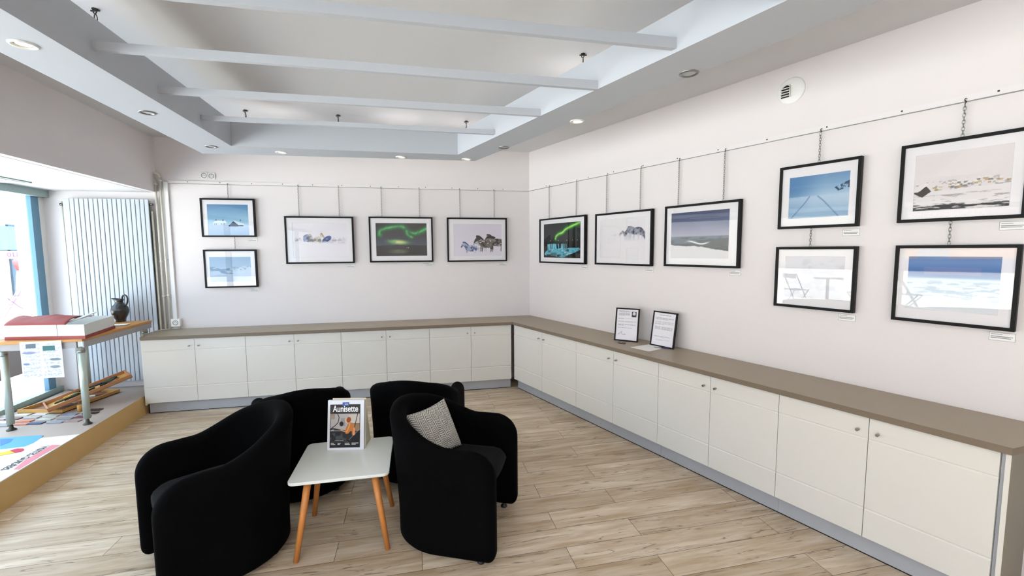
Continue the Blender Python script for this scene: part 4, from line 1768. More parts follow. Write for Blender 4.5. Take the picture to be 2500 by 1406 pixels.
# ================================================================ COFFEE TABLE
TZ = .445
tb = empty('coffee_table', (-.955, 2.410, 0), AB, 'small square white-topped coffee table with orange wooden legs', 'coffee table')
b = MB()
hw, hd_ = .252, .240
r = .035
pts = []
for cx_, cy_, a0 in ((hw - r, hd_ - r, 0), (-hw + r, hd_ - r, 90), (-hw + r, -hd_ + r, 180), (hw - r, -hd_ + r, 270)):
    for k in range(9):
        a = rad(a0 + k * 90 / 8)
        pts.append((cx_ + r * math.cos(a), cy_ + r * math.sin(a)))
b.prism(pts, TZ - .016, TZ, M['white_top'])
b.build('table_top', tb, bevel=.003)
for sx in (-1, 1):
    for sy in (-1, 1):
        b = MB()
        foot = Vector((sx * .232, sy * .208, 0))
        top = Vector((sx * .165, sy * .150, TZ - .016))
        b.cyl(foot, top, .0135, M['beech'], r2=.0195, n=18)
        b.build('leg', tb)
b = MB()
b.box((-.17, -.165, TZ - .034), (.17, -.135, TZ - .0165), M['beech'])
b.box((-.17, .135, TZ - .034), (.17, .165, TZ - .0165), M['beech'])
b.build('batten', tb)


# ---------------------------------------------------------------- magazine stand
def pic_cover(p):
    p.fill((58, 54, 52))
    n = fbm(p.u * 8, p.v * 9, 5)
    p.fill((182, 176, 176), p.rect(.02, .22, .98, .62) * .95)
    p.fill((150, 130, 104), p.rect(.0, .2, .16, .34) * (.5 + .5 * n))
    p.fill((196, 186, 176), p.rect(.62, .24, .98, .5))
    p.fill((120, 104, 92), p.rect(.66, .44, .98, .60) * .9)
    p.fill((52, 48, 48), p.rect(0, .15, 1, .215))
    p.fill((148, 142, 146), p.rect(.36, .32, .5, .5))
    p.fill((150, 116, 80), p.rect(.8, .47, .98, .62) * (.6 + .4 * n))
    p.fill((36, 36, 40), sm(.60, .64, p.v))
    p.fill((70, 74, 74), sm(.56, .68, n) * sm(.62, .7, p.v) * (1 - sm(.8, .86, p.v)))
    for a in ([(.1, .18), (.24, .2), (.3, .3), (.27, .42), (.16, .5), (.04, .55)], [(.92, .2), (.84, .45), (.8, .6)]):
        p.fill((24, 24, 28), p.seg(a, .012))
    p.fill((26, 26, 30), p.seg([(.02, .58), (.1, .56), (.5, .62)], .022))
    p.fill((34, 34, 40), p.ell(.38, .45, .065, .055, 0, .1))
    p.fill((110, 100, 90), p.seg([(.14, .6), (.46, .6)], .016))
    p.fill((190, 116, 58), p.poly([(.52, .68), (.5, .6), (.58, .46), (.66, .42), (.78, .44), (.84, .6), (.84, .72), (.74, .72), (.72, .6), (.6, .68)]))
    p.fill((224, 160, 92), p.seg([(.56, .64), (.62, .54), (.66, .45)], .016))
    p.fill((232, 150, 100), p.seg([(.8, .56), (.79, .70)], .022))
    p.fill((224, 186, 140), p.ell(.56, .37, .06, .055, 0, .2))
    p.fill((148, 70, 32), p.ell(.62, .36, .075, .065, .3, .15))
    p.fill((208, 150, 96), p.seg([(.36, .6), (.55, .64)], .016))
    p.fill((20, 20, 24), p.poly([(.62, .86), (1, .58), (1, 1), (.62, 1)]) * .9)
    p.fill((150, 150, 150), p.seg([(.64, .82), (1, .56)], .006))
    p.fill((28, 28, 32), sm(.86, .88, p.v))
    p.fill((200, 200, 200), p.rect(.18, .83, .46, .837))
    p.fill((170, 170, 170), p.rect(.04, .865, .62, .87) * .6)
    p.fill((22, 62, 110), p.rect(.40, .0, .62, .045))


ms = empty('magazine_stand', (-.992, 2.500, TZ), .03, 'white display stand of magazines with a cover in front standing on the coffee table', 'magazine stand')
tilt = rad(-9)


def tilted(mb_obj):
    mb_obj.rotation_euler = (tilt, 0, 0)
    return mb_obj


b = MB()
b.box((-.108, .000, .0), (.108, .022, .292), M['acrylic'])
mg_o = tilted(b.build('magazine_stack', ms, bevel=.002))
pc = Pic(.178, .252, 170)
pic_cover(pc)
pc.build('cover_picture', mg_o, (-.004, -.0008, .141), M['vpaper'])
text_mesh('cover_title', 'Aunisette', .053, M['whitepaint'], mg_o, (-.002, -.0012, .240), (rad(90), 0, 0), extrude=.0003, sx=.72, bold=.0009)
b = MB()
b.box((-.020, -.0022, .258), (.018, -.0012, .279), M['blue'])
b.build('cover_emblem', mg_o)
b = MB()
for x0, w1, w2 in ((-.086, .019, .026), (-.046, .018, .013), (-.004, .026, .030), (.036, .040, .024)):
    b.box((x0, -.0015, .0395), (x0 + w1, -.0009, .0425), M['whitepaint'])
    b.box((x0, -.0015, .0330), (x0 + w2, -.0009, .0352), M['whitepaint'])
b.box((-.006, -.0028, .267), (.013, -.0023, .2705), M['whitepaint'])
b.build('cover_lines', mg_o)
b = MB()
b.box((-.088, .024, .0), (.112, .028, .300), M['beige_card'])
tilted(b.build('back_board', ms))
b = MB()
b.add([(.100, .03, 0), (.106, .03, 0), (.106, .150, 0), (.100, .150, 0), (.100, .066, .285), (.106, .066, .285), (.106, .072, .285), (.100, .072, .285)],
      [(0, 3, 2, 1), (4, 5, 6, 7), (0, 1, 5, 4), (1, 2, 6, 5), (2, 3, 7, 6), (3, 0, 4, 7)], M['beige_card'])
b.build('strut', ms)

# ================================================================ SIGNS ON THE WORKTOP
def sign(p0, p1, hgt, lean, label, kind):
    """p0,p1: base left and right front corners on the worktop"""
    p0, p1 = Vector(p0), Vector(p1)
    w = (p1 - p0).length
    ang = math.atan2((p1 - p0).y, (p1 - p0).x)
    t = empty('table_sign', (p0.x, p0.y, WT + .001), ang, label, 'standing sign', 'black-framed standing signs on the worktop')
    pivot = empty('sign_body', (0, 0, 0))
    bpy.data.objects.remove(pivot, do_unlink=True)
    parts = []
    b = MB()
    f = .012
    o_ = [(0, 0), (w, 0), (w, hgt), (0, hgt)]
    i_ = [(f, f), (w - f, f), (w - f, hgt - f), (f, hgt - f)]
    vs = [(a, .014, c) for a, c in o_] + [(a, 0, c) for a, c in o_] + [(a, 0, c) for a, c in i_] + [(a, .004, c) for a, c in i_]
    fs = [(0, 1, 2, 3)]
    for k in range(4):
        n = (k + 1) % 4
        fs += [(k, n, 4 + n, 4 + k), (4 + k, 4 + n, 8 + n, 8 + k), (8 + k, 8 + n, 12 + n, 12 + k)]
    b.add(vs, fs, M['black_frame'])
    parts.append(b.build('moulding', t))
    pc = Pic(w - 2 * f, hgt - 2 * f, 120)
    pc.fill((228, 226, 234))
    n = vnoise(pc.u * 90, pc.v * 3, 3)

    def lines(v0, cnt_, u0=.08, u1=.92, dv=.022, last=.6):
        for k in range(cnt_):
            e = u1 if k < cnt_ - 1 else u0 + (u1 - u0) * last
            pc.fill((112, 112, 120), pc.rect(u0, v0 + k * dv, e, v0 + k * dv + .009) * (n > .28) * .75)
    if kind == 0:
        lines(.05, 8, .08, .62)
        pc.fill((70, 70, 74), pc.rect(.70, .06, .92, .24))
        pc.fill((214, 212, 214), pc.ell(.81, .13, .07, .06))
        pc.fill((30, 30, 34), pc.poly([(.72, .24), (.78, .18), (.84, .18), (.91, .24)]))
        pc.fill((140, 140, 146), pc.rect(.71, .06, .91, .075))
        lines(.29, 2, last=.3)
        lines(.39, 2, last=.8)
        lines(.48, 3, last=.4)
        lines(.60, 1, last=1, u1=.75)
        # hand-drawn bird-like signature; the square code beside it is left out
        pc.fill((110, 104, 112), pc.seg([(.12, .82), (.2, .79), (.22, .74)], .006))
        pc.fill((110, 104, 112), pc.seg([(.28, .72), (.26, .78), (.32, .83), (.44, .82)], .007))
        pc.fill((110, 104, 112), pc.ell(.13, .82, .02, .012))
        pc.fill((110, 104, 112), pc.ell(.44, .82, .02, .012))
    else:
        pc.fill((84, 84, 92), pc.rect(.25, .06, .78, .075) * (n > .25))
        lines(.15, 3, last=.7)
        lines(.26, 5, last=.5)
        lines(.42, 5, last=.95)
        lines(.72, 2, .1, .88, last=.6)
        lines(.82, 2, .2, .84, last=.5)
    parts.append(pc.build('printed_sheet', t, (w / 2, .0035, hgt / 2), M['vpaper']))
    b = MB()
    b.add([(w * .44, .015, 0.01), (w * .56, .015, 0.01), (w * .56, .015, hgt * .72), (w * .44, .015, hgt * .72),
           (w * .44, .017, 0.01), (w * .56, .017, 0.01), (w * .56, .017, hgt * .72), (w * .44, .017, hgt * .72)],
          [(0, 1, 2, 3), (7, 6, 5, 4), (0, 4, 5, 1), (1, 5, 6, 2), (2, 6, 7, 3), (3, 7, 4, 0)], M['black_frame'])
    parts.append(b.build('back_flap', t))
    for p in parts:
        p.rotation_euler = (-lean, 0, 0)
    return t


sign((.928, 3.945, 0), (1.113, 3.835, 0), .300, rad(11), 'left standing black-framed sheet on the worktop with a small portrait in its corner', 0)
sign((1.190, 3.742, 0), (1.325, 3.552, 0), .300, rad(9), 'right standing black-framed text sheet on the worktop beside the paper', 1)
b = MB()
pp = [(1.278, 3.612), (1.205, 3.765), (.998, 3.648), (1.109, 3.495)]
b.prism(pp[::-1] if False else pp, WT + .0002, WT + .0022, M['card'])
tag(b.build('paper_sheet'), 'blank white paper sheet lying on the worktop in front of the right sign', 'paper')
pn = empty('ballpoint_pen', (1.215, 3.605, WT + .0072), rad(-14), 'blue pen with a silver tip lying on the white paper', 'pen')
b = MB()
b.cyl((.03, 0, 0), (.105, 0, 0), .0046, M['pen'], n=12)
b.build('barrel', pn)
b = MB()
b.cyl((-.028, 0, 0), (.03, 0, 0), .0028, M['chrome'], r2=.0044, n=12)
b.build('tip', pn)
dv = empty('clicker', (.968, 3.815, WT), rad(-50), 'small dark grey oval gadget lying on the worktop before the left sign', 'small gadget')
b = MB()
b.lathe([(.024, 0), (.030, .004), (.030, .009), (.022, .013), (.004, .014)], M['grey_dev'], n=28)
q = b.build('case', dv)
q.scale = (1.35, .8, 1)
b = MB()
b.lathe([(.012, .0), (.012, .003), (.009, .004)], M['chrome'], n=20, c=(0, 0, .0135))
b.build('button', dv)

# ================================================================ DISPLAY TABLE IN THE BAY
e1 = np.array([.975, .222])
e2 = np.array([-.222, .975])
TT = .92
FRc = np.array([-3.50, 3.515])
LW, LD = .62, .985
ang_t = math.atan2(e1[1], e1[0])
fl = FRc - e1 * LW
dt = empty('display_table', (float(fl[0]), float(fl[1]), PLAT), ang_t, 'high table with wooden edge and round aluminium legs standing on the plywood stage', 'table')
b = MB()
b.box((0, 0, TT - PLAT - .022), (LW, LD, TT - PLAT), M['oak'])
b.build('table_top', dt, bevel=.002)
b = MB()
for (x0, y0, x1, y1) in ((.05, .012, LW - .05, .03), (.05, LD - .03, LW - .05, LD - .012), (.0, .05, .02, LD - .02), (LW - .012, .02, LW - .001, LD - .01)):
    b.box((x0, y0, TT - PLAT - .075), (x1, y1, TT - PLAT - .0225), M['grey_apron'])
b.build('apron', dt)
for (x, y) in ((.055, .05), (LW - .045, .05), (.055, LD - .05), (LW - .045, LD - .05)):
    b = MB()
    b.cyl((x, y, .05), (x, y, TT - PLAT - .076), .024, M['table_leg'], n=24)
    b.cyl((x, y, TT - PLAT - .12), (x, y, TT - PLAT - .10), .0262, M['steel'], n=24)
    lg = b.build('leg', dt)
    b = MB()
    b.lathe([(.030, 0), (.031, .005), (.022, .014), (.014, .020), (.012, .038), (.008, .050)], M['darksteel'], n=20, c=(x, y, 0))
    b.build('foot', lg)

# leaflet sheets hanging from the front edge
def pic_sheet(p):
    p.fill((226, 230, 240))
    n = vnoise(p.u * 40, p.v * 60, 8)
    for k in range(9):
        v0 = .04 + k * .105
        p.fill((150, 156, 180), p.rect(.04, v0, .46, v0 + .07) * (n > .45) * .6)
        p.fill((150, 156, 180), p.rect(.52, v0, .96, v0 + .07) * (n > .5) * .6)
    p.fill((96, 110, 120), p.rect(.14, .06, .38, .18))
    p.fill((60, 110, 110), p.rect(.54, .13, .84, .26))
    p.fill((130, 140, 170), p.ell(.2, .3, .16, .035))
    p.fill((120, 130, 140), p.ell(.82, .5, .14, .035))
    p.fill((130, 140, 150), p.ell(.8, .7, .12, .04))
    p.fill((120, 130, 160), p.ell(.12, .6, .08, .03))


sh = empty('leaflet_sheet', (float(fl[0]), float(fl[1]), 0), ang_t, 'printed picture sheet hanging from the front edge of the high table', 'paper')
pc = Pic(.275, .30, 70)
pic_sheet(pc)
pc.build('printed_side', sh, (.345, -.006, .765), M['vpaper'])
b = MB()
b.box((.345 - .1375, -.0055, .615), (.345 + .1375, -.0035, .915), M['card'])
b.build('sheet', sh)
sh2 = empty('poster_board', tuple(WP(.62, -.03)), ang_w, 'grey pinned sheet seen behind the left leg of the high table at the window', 'paper')
b = MB()
b.box((-.15, -.004, .50), (.15, 0, .86), M['grey_apron'])
b.build('sheet', sh2)

# box on the table
bx = empty('storage_box', (-4.075, 3.475, TT + .001), rad(3.5), 'white cardboard box with a dark red base and crumpled red paper on the high table', 'box')
BWd, BDp = .605, .50
b = MB()
skew = -.17
def sk(x, y, z):
    return (x + skew * (y / BDp), y, z)
def skbox(b, x0, y0, z0, x1, y1, z1, m):
    vs = [sk(*p) for p in ((x0, y0, z0), (x1, y0, z0), (x1, y1, z0), (x0, y1, z0), (x0, y0, z1), (x1, y0, z1), (x1, y1, z1), (x0, y1, z1))]
    b.add(vs, [(0, 3, 2, 1), (4, 5, 6, 7), (0, 1, 5, 4), (1, 2, 6, 5), (2, 3, 7, 6), (3, 0, 4, 7)], m)
skbox(b, -.004, -.004, 0, BWd + .004, BDp + .004, .026, M['red_card'])
b.build('red_base', bx)
b = MB()
for (x0, y0, x1, y1) in ((0, 0, BWd, .006), (0, BDp - .006, BWd, BDp), (0, .006, .006, BDp - .006), (BWd - .006, .006, BWd, BDp - .006)):
    skbox(b, x0, y0, .0262, x1, y1, .118, M['box_white'])
skbox(b, .006, .006, .0262, BWd - .006, BDp - .006, .030, M['box_white'])
skbox(b, .395, -.0012, .0262, .398, -.0002, .118, M['grey_line'])
b.build('carton', bx)
b = MB()
nx, ny = 22, 14
vs = []
for j in range(ny + 1):
    for i in range(nx + 1):
        u, v_ = i / nx, j / ny
        x = .0 + .47 * u
        y = -.006 + .42 * v_
        z = .119 + .045 * math.sin(math.pi * min(1, v_ * 1.1)) ** .7 * (1 if v_ < .95 else .8) + .010 * math.sin(9 * u + 5 * v_) * v_ + .006 * math.sin(23 * u - 8 * v_) * v_
        vs.append(sk(x, y, z))
fs = [(j * (nx + 1) + i, j * (nx + 1) + i + 1, (j + 1) * (nx + 1) + i + 1, (j + 1) * (nx + 1) + i) for j in range(ny) for i in range(nx)]
b.add(vs, fs, M['red_card'], True)
rp = b.build('crumpled_paper', bx)
so = rp.modifiers.new('thick', 'SOLIDIFY')
so.thickness = .002
so.offset = 1
b = MB()
vs = [sk(.44, .02, .122), sk(.47, .02, .122), sk(.55, .32, .172), sk(.52, .32, .172), sk(.44, .02, .128), sk(.47, .02, .128), sk(.55, .32, .178), sk(.52, .32, .178)]
b.add(vs, [(0, 3, 2, 1), (4, 5, 6, 7), (0, 1, 5, 4), (1, 2, 6, 5), (2, 3, 7, 6), (3, 0, 4, 7)], M['box_white'])
b.build('flap', bx)

# jug
jg = empty('clay_jug', (-3.965, 4.395, TT + .001), 0, 'shiny black clay jug with a raised handle on the far end of the high table', 'jug')
prof = [(.040, 0), (.044, .006), (.040, .014), (.046, .030), (.062, .060), (.074, .095), (.078, .125), (.072, .155), (.055, .180), (.040, .197), (.034, .212), (.036, .228), (.046, .246)]
n = 40
vs, fs = [], []
full = prof + [(r_ - .004, z_) for r_, z_ in reversed(prof[8:])] + [(.03, .17)]
for (r_, z_) in full:
    for j in range(n):
        a = 2 * math.pi * j / n
        rr = r_
        zz = z_
        if z_ > .20:
            q = (z_ - .20) / .046
            sp = max(0, math.cos(a - math.pi)) ** 3
            rr = r_ * (1 + .75 * q * sp) * (1 - .12 * q * abs(math.sin(a)))
            zz = z_ + .012 * q * sp - .008 * q * max(0, math.cos(a))
        vs.append((rr * math.cos(a), rr * math.sin(a), zz))
for i in range(len(full) - 1):
    for j in range(n):
        fs.append((i * n + j, i * n + (j + 1) % n, (i + 1) * n + (j + 1) % n, (i + 1) * n + j))
b = MB()
b.add(vs, fs, M['jug'], True)
b.add(vs, [tuple(reversed(range(n)))], M['jug'])
b.build('body', jg)
b = MB()
pts = [(.034, 0, .236), (.034, 0, .262), (.046, 0, .284), (.066, 0, .290), (.084, 0, .278), (.092, 0, .250), (.088, 0, .215), (.078, 0, .188), (.062, 0, .170)]
fine = []
for i in range(len(pts) - 1):
    for k in range(4):
        fine.append(Vector(pts[i]).lerp(Vector(pts[i + 1]), k / 4))
fine.append(Vector(pts[-1]))
b.tube(fine, .0085, M['jug'], n=12)
b.build('handle', jg)
jg.scale = (.93, .93, .93)
# little mushroom-like ornament and leaflets next to the jug
ms2 = empty('wooden_ornament', (-4.010, 4.265, TT + .001), 0, 'small orange-capped wooden ornament between the box and the jug', 'ornament')
b = MB()
b.lathe([(.012, 0), (.010, .03), (.010, .05)], M['beige_card'], n=16)
b.build('stem', ms2)
b = MB()
b.lathe([(.010, .045), (.036, .048), (.040, .056), (.028, .070), (.004, .076)], M['beech'], n=24)
b.build('cap', ms2)
b = MB()
b.box((-.08, -.05, 0), (.08, .05, .004), M['card'])
b.box((-.07, -.06, .0045), (.09, .03, .008), M['card'])
o = b.build('leaflet_stack')
o.location = (-3.80, 4.17, TT + .001)
o.rotation_euler = (0, 0, rad(15))
tag(o, 'white leaflets lying on the high table in front of the jug', 'leaflets')

# ================================================================ OBJECTS ON THE PLATFORM
# flat collage tray
def tray(name, label, org, rot, w, d, h, mats_, seed, contents):
    t = empty(name, org, 0, label, 'wooden tray', 'wooden collage trays on the stage', rot=rot)
    b = MB()
    b.box((0, 0, 0), (w, d, .006), mats_[0])
    e = .012
    for (x0, y0, x1, y1) in ((0, 0, w, e), (0, d - e, w, d), (0, e, e, d - e), (w - e, e, w, d - e)):
        b.box((x0, y0, .0), (x1, y1, h), mats_[1])
    b.build('tray_box', t)
    rnd = random.Random(seed)
    for k in range(contents):
        b = MB()
        x0 = rnd.uniform(.03, w - .16)
        y0 = rnd.uniform(.03, d - .10)
        lw, ld = rnd.uniform(.05, .14), rnd.uniform(.02, .06)
        a = rnd.uniform(-.4, .4)
        zz = .0065 + .012 * (k % 3)
        m_ = rnd.choice(mats_[2])
        pts_ = []
        for q in range(7):
            th = 2 * math.pi * q / 7
            rr = 1 + rnd.uniform(-.25, .25)
            px, py = math.cos(th) * lw / 2 * rr, math.sin(th) * ld / 2 * rr
            pts_.append((x0 + .07 + px * math.cos(a) - py * math.sin(a), y0 + .04 + px * math.sin(a) + py * math.cos(a)))
        b.prism(pts_, zz, zz + .012, m_)
        b.build('wood_piece', t)
    return t


brn = mat('brown_stain_wood', rgb(140, 96, 72), .6)
yel = mat('yellow_pine', rgb(206, 160, 80), .6)
mos = mat('dark_green_moss', rgb(44, 58, 34), .8)
blk = mat('charred_black', rgb(30, 26, 24), .8)
wht = mat('pale_stone', rgb(208, 204, 190), .7)
tray('collage_tray', 'flat wooden tray of wood collage pieces lying on the stage by the window', (-4.42, 3.80, PLAT + .001), (rad(0), 0, rad(0)), .40, .58, .035, (brn, M['tray_wood'], [brn, yel, wht, M['tray_wood']]), 4, 16)
# raised tray: long side from its low left corner to its high right tip
tl_ = Vector((-4.055, 3.72, PLAT + .040))
tip = Vector((-3.70, 4.18, PLAT + .215))
dx = tip - tl_
lenx = dx.length
yaw = math.atan2(dx.y, dx.x)
pitch = -math.asin(dx.z / lenx)
tray('collage_tray', 'tilted wooden tray of moss and stone pieces propped on a block', tl_, (0, pitch, yaw), lenx, .26, .035, (yel, M['tray_brown'], [blk, mos, wht, yel]), 11, 16)
b = MB()
b.cyl((0, 0, 0), (0, 0, .062), .018, M['tray_wood'], n=20)
o = b.build('wood_block')
o.location = (-3.905, 3.845, PLAT)
tag(o, 'short round wooden prop block under the tilted tray', 'wood block')

# sample tiles
tiles = [(-4.470, 3.735, (226, 228, 222)), (-4.330, 3.763, (214, 210, 190)), (-4.188, 3.782, (214, 208, 204)), (-4.080, 3.830, (206, 212, 208)), (-3.915, 3.770, (132, 142, 160)), (-3.762, 3.796, (40, 30, 34)), (-3.801, 3.876, (54, 30, 24)), (-4.420, 3.670, (196, 176, 170)), (-4.314, 3.675, (104, 74, 74)), (-4.177, 3.699, (164, 160, 158)), (-4.048, 3.738, (188, 192, 186)), (-3.864, 3.674, (142, 144, 152)), (-3.747, 3.706, (110, 66, 84)), (-4.310, 3.584, (214, 210, 204)), (-4.151, 3.620, (196, 118, 90)), (-4.014, 3.657, (182, 190, 180)), (-3.741, 3.617, (160, 140, 134)), (-4.234, 3.527, (150, 148, 148)), (-4.110, 3.556, (188, 122, 96)), (-4.005, 3.573, (50, 62, 110)), (-3.858, 3.590, (150, 154, 166))]
tile_names = ['off-white', 'cream', 'pale pink-grey', 'chunky grey-white', 'slate blue', 'near-black', 'dark brown', 'rose beige', 'plum brown', 'mid grey', 'pale grey-green', 'steel grey', 'dark plum',
              'warm white', 'terracotta', 'sage grey', 'mauve outlined', 'stone grey', 'brick orange', 'navy blue', 'dove grey']
for k, (x, y, col) in enumerate(tiles):
    thick = .022 if k == 3 else .008
    m_ = mat('sample_' + str(k), rgb(*col), .5, var=.06, bscale=30)
    b = MB()
    ln_, wd_ = (.112, .048)
    b.box((-ln_ / 2, -wd_ / 2, 0), (ln_ / 2, wd_ / 2, thick), m_)
    o = b.build('sample_tile', bevel=.001)
    o.location = (round(x, 3), round(y, 3), PLAT + .0005)
    o.rotation_euler = (0, 0, rad(4))
    tag(o, '%s sample tile lying on the stage' % tile_names[k], 'sample tile', 'sample tiles on the stage')


# poster lying at the stage edge
def pic_poster(p):
    p.fill((224, 232, 244))
    p.fill((96, 176, 236), p.poly([(0, 0), (.50, 0), (.46, .18), (.3, .32), (.1, .42), (0, .44)]))
    p.fill((70, 140, 210), p.poly([(0, .02), (.22, .02), (.1, .16), (0, .2)]) * .8)
    p.fill((236, 196, 30), p.poly([(0, .56), (.1, .48), (.16, .58), (0, .68)]))
    p.fill((190, 30, 70), p.poly([(.1, .48), (.2, .44), (.26, .47), (.24, .54), (.16, .58)]))
    p.fill((202, 216, 236), p.poly([(.5, 0), (.62, 0), (.58, .2), (.5, .3)]) * .6)


pf_n = np.array([pdir[1], -pdir[0]])       # towards the window
pa = np.array([-3.418, 3.345])             # right far corner next to the stage edge
ps = empty('poster', (float(pa[0]), float(pa[1]), PLAT + .001), math.atan2(pdir[1], pdir[0]),
           'white poster with blue, yellow and pink shapes lying along the stage edge', 'poster')
PLn, PWd = 1.10, .62
b = MB()
b.box((0, -PWd, 0), (PLn, 0, .0015), M['card'])
b.build('sheet', ps)
pink = mat('pink_poster_band', rgb(226, 138, 150), .6)
bluep = mat('blue_poster_shape', rgb(92, 172, 236), .6)
blued = mat('deep_blue_poster_shape', rgb(62, 130, 206), .6)
yelp = mat('yellow_poster_shape', rgb(238, 196, 30), .6)
redp = mat('crimson_poster_shape', rgb(196, 26, 70), .6)


def flat(name, pts, m, z=.0020):
    b = MB()
    b.prism(pts, z, z + .0008, m)
    return b.build(name, ps)


flat('pink_band', [(0.199, -0.007), (0.18, -0.069), (0.431, -0.074), (0.569, -0.045), (0.58, -0.008), (0.38, -0.015)], pink)
flat('blue_shape', [(-0.059, -0.261), (0.018, -0.24), (0.096, -0.23), (0.156, -0.246), (0.163, -0.383), (-0.091, -0.551)], bluep)
flat('wave_shape', [(-0.042, -0.44), (0.027, -0.41), (0.094, -0.429), (-0.062, -0.532)], blued, .0030)
flat('yellow_shape', [(0.27, -0.231), (0.21, -0.297), (0.239, -0.333), (0.296, -0.296)], yelp, .0030)
flat('crimson_shape', [(0.196, -0.228), (0.231, -0.201), (0.259, -0.201), (0.27, -0.228), (0.21, -0.297), (0.183, -0.272)], redp, .0030)
ta, tb_ = (0.193, -0.098), (0.564, -0.102)
lenT = math.hypot(tb_[0] - ta[0], tb_[1] - ta[1])
tx = text_mesh('poster_text', 'VISITES GUIDÉES', .062, M['dark_ink'], ps, ((ta[0] + tb_[0]) / 2, (ta[1] + tb_[1]) / 2, .0035),
               (0, 0, math.atan2(tb_[1] - ta[1], tb_[0] - ta[0]) + math.pi), extrude=.0003)
tx.scale = (lenT / max(.01, tx.dimensions.x), 1, 1)
tx.rotation_euler[2] += math.pi

# ================================================================ STREET
b = MB()
sg = [tuple(WP(-16, .10)[:2]), tuple(WP(22, .10)[:2]), tuple(WP(22, 1.299)[:2]), tuple(WP(-16, 1.299)[:2])]
b.prism(sg[::-1], -.32, .17, M['cobble'])
tag(b.build('street'), 'sunlit cobbled street outside the shop window', 'street')
pav = mat('white_paving', rgb(236, 232, 224), .8, var=.06, bscale=14)
b = MB()
sg = [tuple(WP(-16, 1.3)[:2]), tuple(WP(22, 1.3)[:2]), tuple(WP(22, 30)[:2]), tuple(WP(-16, 30)[:2])]
b.prism(sg[::-1], .10, .20, pav)
tag(b.build('pavement'), 'bright sunlit pale paving of the square outside', 'pavement')
# concrete pillar outside the window
b = MB()
b.box((-.42, -.27, -.1), (0, -.15, 2.2), M['concrete'])
o = b.build('street_pillar')
o.location = WP(-.02, 0, 0)
o.rotation_euler = (0, 0, ang_w)
tag(o, 'pale chipped concrete pillar outside the left window post', 'pillar')
# shop on the near side of the square, seen straight through the glass
fc = empty('shop_facade', WP(0, 6.2, .20), ang_w, 'pale clothes shop across the street seen through the window glass', 'building')
b = MB()
b.box((-16, -.4, 0), (-4.5, 0, 5.5), M['facade'])
b.build('wall', fc)
for (x0, x1, m_) in ((-15.5, -9.7, M['shopdark']), (-9.5, -8.75, M['shopdark']), (-7.9, -6.0, M['shopdark'])):
    b = MB()
    b.box((x0, .001, .25), (x1, .05, 2.15), m_)
    b.build('shop_window', fc)
# tea shop at the far side of the square, mirrored in the picture glass
fa = empty('tea_shop_facade', WP(0, 27.0, .20), ang_w, 'far shop building with a red awning mirrored in the village picture glass', 'building')
b = MB()
b.box((-10, -.5, 0), (26, 0, 9), M['facade'])
b.build('wall', fa)
for (x0, x1, z0_, z1_, m_) in ((3.9, 13, .05, .72, M['blue']), (3.9, 5.2, .74, 1.45, M['orange']), (6.6, 9.4, .74, 1.45, M['orange']), (5.25, 6.55, .74, 1.45, M['grey_apron']), (9.45, 12.9, .74, 1.45, M['grey_apron'])):
    b = MB()
    b.box((x0, .001, z0_), (x1, .12, z1_), m_)
    b.build('shop_panel', fa)
b = MB()
b.box((3.6, .001, 3.72), (18.0, 1.0, 4.15), M['red'])
b.build('awning', fa)
b = MB()
b.box((3.6, .001, 2.95), (18.0, .08, 3.70), M['grey_apron'])
b.build('sign_board', fa)
text_mesh('sign_text', 'À LA PRAIRIE DES THÉS', .62, M['whitepaint'], fa, (6.35, .10, 3.36), (rad(90), 0, rad(180)), extrude=.005, sx=.50, bold=.008)
# padded bench at the glass, outside the picture but mirrored in it
bn = empty('window_bench', WP(2.35, -.18, PLAT), ang_w, 'grey padded bench by the shop window mirrored low in the picture glass', 'bench')
for (x0, x1) in ((0, 1.79), (1.80, 3.60)):
    b = MB()
    n = 16
    prof_ = [(x0, 0), (x1, 0)] + [(x1 - (x1 - x0) * k / n, .50 + .05 * math.sin(math.pi * k / n) ** .5) for k in range(n + 1)]
    vs = [(x, -.05, z) for x, z in prof_] + [(x, .05, z) for x, z in prof_]
    m1_ = len(prof_)
    b.add(vs, [tuple(range(m1_)), tuple(reversed(range(m1_, 2 * m1_)))] + [(i, m1_ + i, m1_ + (i + 1) % m1_, (i + 1) % m1_) for i in range(m1_)], M['grey_apron'])
    b.build('cushioned_back', bn)
# clothes shop seen straight through the glass
text_o = text_mesh('shop_letters', 'O L D', .16, M['purple'], fc, (-8.77, .10, 1.37), (rad(90), 0, rad(180)), extrude=.004, bold=.006)
b = MB()
b.box((-9.4, .05, 1.27), (-8.2, .09, 1.47), M['whitepaint'])
b.build('letter_band', fc)
b = MB()
b.box((-9.6, .05, 1.50), (-8.0, .08, 2.1), M['teal'])
b.build('transom', fc)
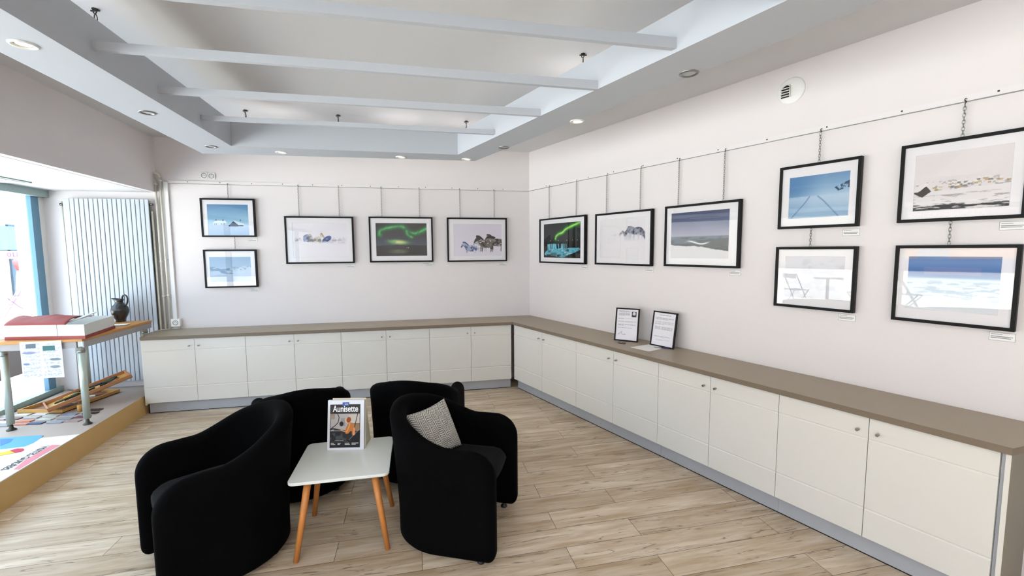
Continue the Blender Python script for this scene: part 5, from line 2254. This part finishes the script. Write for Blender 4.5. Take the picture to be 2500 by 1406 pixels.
# mannequin with red top and grey skirt
mq = empty('shop_mannequin', WP(-8.62, 5.85, .20), ang_w, 'display dummy in a red top and long grey skirt outside the shop opposite', 'mannequin')
b = MB()
b.lathe([(.16, .35), (.15, .6), (.13, .85), (.11, .98)], mat('grey_cloth', rgb(160, 158, 156), .9), n=20)
b.build('skirt', mq)
b = MB()
b.lathe([(.115, .97), (.15, 1.12), (.17, 1.22), (.10, 1.30), (.05, 1.33)], mat('red_cloth', rgb(206, 76, 80), .9), n=20)
b.build('top', mq)
b = MB()
b.cyl((0, 0, 0), (0, 0, .4), .02, M['steel'])
b.cyl((0, 0, 0), (0, 0, .02), .14, M['steel'])
b.build('stand', mq)


def bistro_chair(d, out, rz, label, m_):
    t = empty('folding_chair', WP(d, out, .20), ang_w + rz, label, 'folding chair', 'folding chairs outside')
    b = MB()
    b.box((-.19, -.18, .44), (.19, .18, .455), m_)
    b.build('seat', t)
    b = MB()
    b.box((-.19, .19, .72), (.19, .205, .82), m_)
    b.build('backrest', t)
    for sx in (-.19, .19):
        b = MB()
        b.tube([(sx, -.22, 0), (sx, .0, .44), (sx, .20, .84)], .011, m_, n=8)
        b.tube([(sx * .95, .24, 0), (sx * .95, .0, .24), (sx * .95, -.16, .44)], .011, m_, n=8)
        b.build('leg', t)
    return t


bistro_chair(2.15, 2.9, .7, 'grey folding bistro chair left of the cafe table outside', M['bistro'])
bistro_chair(3.32, 2.9, -1.3, 'grey folding bistro chair right of the street table, mirrored in the picture glass', M['bistro'])
bistro_chair(4.15, 2.9, 1.5, 'grey folding bistro chair mirrored in the lowest right picture glass', M['bistro'])
bistro_chair(-6.5, 4.66, .4, 'violet folding chair across the street seen through the shop window', M['purple'])
tt = empty('bistro_table', WP(2.75, 2.9, .20), ang_w, 'small round grey cafe table outside the shop window', 'table')
b = MB()
b.cyl((0, 0, .72), (0, 0, .74), .28, M['bistro'], n=28)
b.build('table_top', tt)
b = MB()
b.cyl((0, 0, .02), (0, 0, .72), .03, M['grey_apron'])
b.build('post', tt)
b = MB()
b.cyl((0, 0, 0), (0, 0, .02), .22, M['grey_apron'])
b.build('foot', tt)
